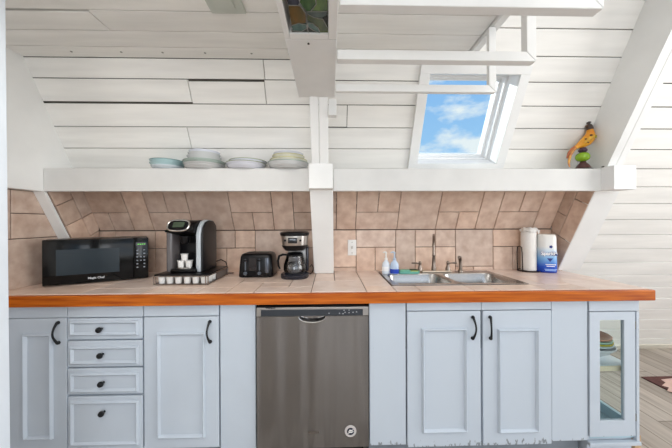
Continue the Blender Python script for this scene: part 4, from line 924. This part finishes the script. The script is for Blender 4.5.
e = _r.color_ramp.elements; e[0].position = 0.0; e[0].color = srgb((20, 60, 170)); e[1].position = 1.0; e[1].color = srgb((236, 234, 228))
for p_, c_ in ((0.16, (28, 82, 196)), (0.36, (120, 176, 226)), (0.56, (206, 222, 236)), (0.66, (232, 233, 232))):
    k = e.new(p_); k.color = srgb(c_)
_b.inputs['Roughness'].default_value = 0.25
hw = (q1.x-q0.x)/2*0.93
rg_ = []
for z_, s_, y_ in ((0.0, 0.94, .9), (0.006, 1.0, 1), (0.06, 1.0, 1.0), (0.13, 0.965, 1.0), (0.20, 0.94, .98), (0.255, 0.92, .95), (0.270, 0.86, .8), (0.274, 0.6, .5)):
    rg_.append([Vector((math.copysign(abs(math.cos(t))**0.75, math.cos(t))*hw*s_, math.copysign(abs(math.sin(t))**0.85, math.sin(t))*0.052*y_, z_)) for t in [2*math.pi*k/40 for k in range(40)]])
MB().loft(rg_).build('wrap', PKM, pk, smooth=True)
NAVY = mat('navy_print', (22, 46, 130), 0.4); PW = mat('white_print', (240, 242, 246), 0.4)
text('Sparkle', 0.033, (-0.002, -0.0535, 0.137), (math.radians(90), 0, 0), PW, pk, bold=0.0012, ext=0.0015)
text('Sparkle', 0.033, (-0.001, -0.0528, 0.136), (math.radians(90), 0, 0), NAVY, pk, bold=0.0030, ext=0.0008)
MB().lathe([(0.011, 0), (0.011, 0.001)], (0.008, -0.0515, 0.185), 5, RX90).build('star_print', NAVY, pk)
MB().prism([(-0.016, -0.0535, 0.104), (0.020, -0.0535, 0.104), (0.002, -0.0535, 0.078)], (0, 0.004, 0)).build('arrow_print', NAVY, pk)
text('6 ROLLS', 0.016, (0.004, -0.0545, 0.066), (math.radians(90), 0, 0), PW, pk, bold=0.0004) if False else None
for zz, ww in ((0.060, 0.030), (0.048, 0.024), (0.026, 0.036), (0.018, 0.032)): MB().box(0.006-ww, 0.006+ww, -0.0545, -0.0515, zz-0.003, zz+0.002).build('small_print_band', PW if zz > 0.03 else mat('pale_blue_print', (140, 176, 232), 0.4), pk)

# light switch
q0 = onY(348, 255.3, KY-0.008); q1 = onY(356, 239.8, KY-0.008); xc, zc_ = (q0.x+q1.x)/2, (q0.z+q1.z)/2
sw_ = thing('light_switch', 'white single toggle switch plate on the tiled wall left of the sink', 'light switch', (xc, KY-0.0075, zc_), 0)
MB().box(-0.032, 0.032, -0.006, 0, -0.059, 0.059, 0.002).build('plate', PLASTW, sw_, smooth=True)
MB().box(-0.006, 0.006, -0.016, -0.006, -0.008, 0.012, 0.002).build('toggle', mat('ivory_toggle', (198, 194, 186), 0.4), sw_, smooth=True)
for z_ in (-0.04, 0.04): MB().lathe([(0.003, 0), (0.003, 0.001)], (0, -0.006, z_), 10, RX90).build('screw', mat('aged_metal', (120, 116, 108)), sw_)

# ================================================================ DISHES ON THE SHELF
def plate(cx_, cy_, z, r, hgt, material, label, rimmat=None, kind='plate', foot=0.8, group=None):
    t = thing('bowl' if kind == 'bowl' else 'plate', label, 'bowl' if kind == 'bowl' else 'plate', (cx_, cy_, z), 0, group)
    if kind == 'bowl': P = [(r*foot, 0), (r*foot, 0.003), (r*.85, hgt*.45), (r, hgt), (r-.003, hgt), (r*.8, hgt*.5), (r*.45, .006), (0.001, .006)]
    else: P = [(r*foot, 0), (r*foot, 0.003), (r*.9, 0.005), (r, hgt), (r-0.001, hgt+.003), (r*.66, 0.009), (0.001, 0.008)]
    MB().lathe(P, (0, 0, 0), 40).build('body', material, t, smooth=True)
    if rimmat: MB().lathe([(r-.002, hgt-.001), (r+.0015, hgt), (r+.0015, hgt+.0035), (r-.003, hgt+.0040)], (0, 0, 0), 40, cap=False).build('rim', rimmat, t, smooth=True)
    return t
PY_ = 1.668; PZ = SHZ+0.001
PX = lambda p: onY(p, 165, PY_).x
GR = mat('green_grey_rim', (146, 162, 152), 0.3); YR = mat('yellow_glaze', (196, 190, 136), 0.3); GREY = mat('grey_white_ceramic', (206, 207, 206), 0.25, var=0.01); LAV = mat('cool_white_ceramic', (220, 222, 230), 0.2, var=0.01)
c1 = PX(167.5)
T1 = 'teal plates in the leftmost short stack on the shelf'
plate(c1+.004, PY_, PZ, 0.090, 0.016, mat('pale_blue_white_ceramic', (198, 208, 214), 0.2), 'bottom pale plate of the leftmost teal stack on the shelf')
plate(c1, PY_, PZ+0.014, 0.092, 0.018, TEAL, 'middle pale teal plate of the leftmost stack on the shelf', TEAL)
plate(c1, PY_, PZ+0.030, 0.093, 0.020, TEAL, 'topmost pale teal plate of the leftmost stack on the shelf', mat('dark_teal_rim', (112, 142, 142), 0.3))
c2 = PX(204.5)
plate(c2, PY_, PZ, 0.112, 0.016, GREY, 'bottom grey-white plate of the second stack from the left', None)
plate(c2, PY_, PZ+0.013, 0.117, 0.018, GREY, 'second plate up in the tall stack right of the teal plates', GR)
plate(c2+.001, PY_, PZ+0.027, 0.119, 0.018, mat('sage_ceramic', (186, 198, 190), 0.25), 'sage-rimmed plate under the bowls in the tall stack right of the teal plates', GR)
plate(c2, PY_, PZ+0.037, 0.098, 0.040, GREY, 'lowest grey bowl in the tall stack right of the teal plates', None, 'bowl')
plate(c2, PY_, PZ+0.055, 0.092, 0.040, GREY, 'middle grey-white bowl in the tall stack right of the teal plates', None, 'bowl')
plate(c2+.002, PY_, PZ+0.068, 0.088, 0.042, LAV, 'topmost white bowl in the tall stack right of the teal plates', None, 'bowl')
c3 = PX(246.3)
plate(c3, PY_, PZ, 0.112, 0.018, LAV, 'bottom white plate of the low wide stack, third from the left', None)
plate(c3, PY_, PZ+0.015, 0.120, 0.018, LAV, 'middle white plate of the low wide stack, third from the left', mat('olive_rim', (150, 158, 130), 0.3))
plate(c3+.012, PY_, PZ+0.028, 0.112, 0.020, LAV, 'topmost white plate of the low wide stack, third from the left', mat('olive_rim', (150, 158, 130)))
c4 = PX(288.5)
plate(c4, PY_-.005, PZ, 0.118, 0.016, GREY, 'bottom grey-white plate of the stack next to the central post')
plate(c4, PY_-.005, PZ+0.013, 0.126, 0.022, GREY, 'wide grey plate second from bottom beside the central post', GR)
plate(c4+.002, PY_-.003, PZ+0.034, 0.114, 0.020, mat('cream_yellow_ceramic', (226, 224, 208), 0.25), 'yellow-glazed plate in the stack next to the central post', YR)
plate(c4, PY_, PZ+0.050, 0.098, 0.030, mat('cream_yellow_ceramic', (226, 224, 208), 0.25), 'cream bowl under the topmost bowl beside the central post', YR, 'bowl')
plate(c4, PY_, PZ+0.062, 0.092, 0.038, LAV, 'topmost white bowl of the stack next to the central post', None, 'bowl')

# ================================================================ BIRD FIGURINE
BY = 1.655
bp = lambda x, y: onY(x, y, BY)
k = BY/265
q = bp(583, 168)
bd = thing('bird_figurine', 'orange painted bird figurine perched on a green ball pedestal on the shelf', 'figurine', (q.x, BY, SHZ+0.0005), 0)
z_of = lambda y: bp(583, y).z
BRN = mat('maroon_glaze', (92, 52, 48), 0.3, c2=(62, 36, 40)); zb0 = SHZ+0.0005
def bk(mb, name, material, **kk): return kid(mb, name, material, bd, **kk)
bk(MB().lathe([(7.8*k, zb0), (7.8*k, zb0+.004), (6.4*k, zb0+0.009)], (q.x, BY, 0), 28), 'foot', mat('dark_olive_glaze', (58, 52, 44), 0.35), smooth=True)
bk(MB().lathe([(6.4*k, zb0+0.0095), (4.6*k, z_of(165)), (2.8*k, z_of(163)), (2.4*k, z_of(161.6))], (q.x, BY, 0), 28), 'lower_stem', BRN, smooth=True)
zg0, zg1 = z_of(161.5), z_of(152.5)
bk(MB().lathe([(5.9*k*math.sin(math.pi*i/14)**0.8+0.0005, zg0+(zg1-zg0)*(1-math.cos(math.pi*i/14))/2) for i in range(15)], (q.x-.002, BY, 0), 28), 'green_ball', mat('lime_green_glaze', (158, 198, 44), 0.2, c2=(118, 160, 30)), smooth=True)
bk(MB().lathe([(2.6*k, zg1+.0005), (3.8*k, z_of(150.8)), (3.6*k, z_of(149.6)), (2.4*k, z_of(148))], (q.x-.001, BY, 0), 24), 'upper_collar', mat('purple_glaze', (70, 46, 66), 0.3), smooth=True)
ORG = mat('orange_yellow_glaze', (240, 176, 38), 0.35, c2=(222, 134, 28), scale=30)
sp_ = [(574, 149.6, 1.0), (576.5, 147.2, 1.9), (579.5, 145.3, 3.1), (583, 143.4, 4.4), (586.5, 141, 5.2), (589, 138, 5.2), (590.2, 134.8, 4.3), (590.2, 131.8, 3.3), (589.8, 129, 2.6), (589.4, 127.4, 2.3)]
bk(MB().tube([bp(x, y) for x, y, r in sp_], [r*k for x, y, r in sp_], 20, flat=0.85), 'body', ORG, smooth=True)
tl = [(575.5, 147.8, 1.5), (572.6, 150.8, 1.5), (570.2, 155, 1.4), (568.8, 159.5, 1.3), (568.4, 163.5, 1.1), (569.2, 167.2, 0.7)]
bk(MB().tube([bp(x, y)+Vector((0, -.003, 0)) for x, y, r in tl], [r*k for x, y, r in tl], 12, flat=0.6), 'tail', mat('tail_glaze', (222, 166, 62), 0.4, c2=(176, 98, 60), scale=40), smooth=True)
tl2 = [(576.5, 146.5, 1.5), (572.2, 149.2, 1.4), (569.2, 153, 1.2), (567.6, 158, 1.0)]
bk(MB().tube([bp(x, y)+Vector((0, .004, 0)) for x, y, r in tl2], [r*k for x, y, r in tl2], 10, flat=0.6), 'tail', mat('rust_glaze', (178, 98, 62), 0.4), smooth=True)
bk(MB().tube([bp(586.5+dx, y)+Vector((0, -5.0*k, 0)) for dx, y in ((3.5, 136), (1, 138.8), (-3, 141.8), (-7, 144.2))], [1.0*k, 2.2*k, 1.9*k, 0.6*k], 10, flat=0.5), 'wing', mat('wing_glaze', (232, 186, 66), 0.4, c2=(198, 132, 36), scale=50), smooth=True)
spm = mat('dark_spot_glaze', (70, 34, 20), 0.4)
for x, y, r in ((586, 136.9, 1.1), (580.6, 140.6, 0.8), (583, 144.2, 0.6)): bk(MB().lathe([(r*k, 0), (r*k*.7, .0035)], tuple(bp(x, y)+Vector((0, -5.4*k, 0))), 12, RX90, sx=1.4), 'spot', spm, smooth=True)
bk(MB().lathe([(1.6*k, 0), (1.0*k, .003)], tuple(bp(590.5, 138)+Vector((0, -5.2*k, 0))), 12, RX90), 'spot', mat('olive_spot_glaze', (150, 140, 40), 0.4), smooth=True)
HD = mat('brown_black_glaze', (66, 52, 44), 0.45)
hp_ = [(590.0, 129.6, 3.0), (589.6, 127.4, 2.8), (589.2, 125.6, 2.4), (588.6, 124.2, 1.3)]
hd_ = bk(MB().tube([bp(x, y) for x, y, r in hp_], [r*k for x, y, r in hp_], 14), 'head', HD, smooth=True)
kid2(MB().tube([bp(588, 125.6), bp(586, 126.2), bp(585, 127)], [1.1*k, .8*k, .2*k], 8), 'beak', mat('beak_glaze', (96, 70, 50), 0.4), bd, hd_, smooth=True)
for x1_, y1_ in ((586.8, 122.6), (588.6, 121.6), (590.4, 121.9)): kid2(MB().tube([bp(589, 124.8), bp((589+x1_)/2, (124.4+y1_)/2), bp(x1_, y1_)], [.7*k, .6*k, .8*k], 8), 'crest_feather', HD, bd, hd_, smooth=True)
# little dark stone
q = onY(601.5, 167.6, 1.630)
tag(MB().lathe([(0.003, 0), (0.013, 0.003), (0.015, 0.006), (0.009, 0.011), (0.001, 0.012)], (1.706, 1.605, ZB1+0.0052), 18, sx=1.1).build('pebble', mat('dark_grey_stone', (74, 72, 68), 0.7)), 'small dark pebble on the right end of the shelf by the rafter', 'pebble')

# ================================================================ RUG AND FAR DETAIL
a = onZ(641, 376.5, 0.008)
rg0 = thing('rug', 'maroon rug with pale pink leaves on the floor past the counter', 'rug', (3.2, 2.0, 0.0005))
RX0, RY1 = a.x, a.y
RGM = mat('maroon_pile', (104, 66, 62), 0.95, scale=40, c2=(84, 52, 50), bump=0.3)
kid(MB().box(RX0, 4.3, 0.6, RY1, 0.0005, 0.008, 0.002), 'pile', RGM, rg0)
lf = MB(); rnd = random.Random(5)
for i in range(26):
    cx_ = RX0+0.22+rnd.random()*1.35; cy_ = 0.75+rnd.random()*1.3; an = rnd.random()*6.28; ll = rnd.uniform(.12, .2)
    if cy_ > 1.9 and cx_ < 2.95: continue
    for s_ in (-0.6, 0, 0.6):
        dx_, dy_ = math.cos(an+s_), math.sin(an+s_); px__, py__ = -dy_, dx_
        P = [(cx_, cy_), (cx_+dx_*ll*.5+px__*ll*.16, cy_+dy_*ll*.5+py__*ll*.16), (cx_+dx_*ll, cy_+dy_*ll), (cx_+dx_*ll*.5-px__*ll*.16, cy_+dy_*ll*.5-py__*ll*.16)]
        if max(p[1] for p in P) < RY1-.02 and min(p[0] for p in P) > RX0+.1: lf.prism([(x_, y_, 0.0085) for x_, y_ in P], (0, 0, 0.001))
for P in () and ([(2.86, 2.10), (3.0, 2.15), (3.12, 2.1), (3.0, 2.03)], [(2.80, 1.98), (2.96, 2.0), (3.04, 1.9), (2.88, 1.88)], [(2.72, 2.08), (2.80, 2.12), (2.9, 2.08), (2.80, 2.04)]): lf.prism([(x_, y_, 0.0085) for x_, y_ in P], (0, 0, 0.001))
lf.prism([onZ(x_, y_, 0.0088) for x_, y_ in ((661, 379.5), (676, 378), (678, 394), (667, 391), (669, 387.5), (662, 385.5), (665.5, 382.5))], (0, 0, 0.001))
kid(lf, 'leaf_motif', mat('pale_pink_pile', (216, 184, 172), 0.95), rg0)
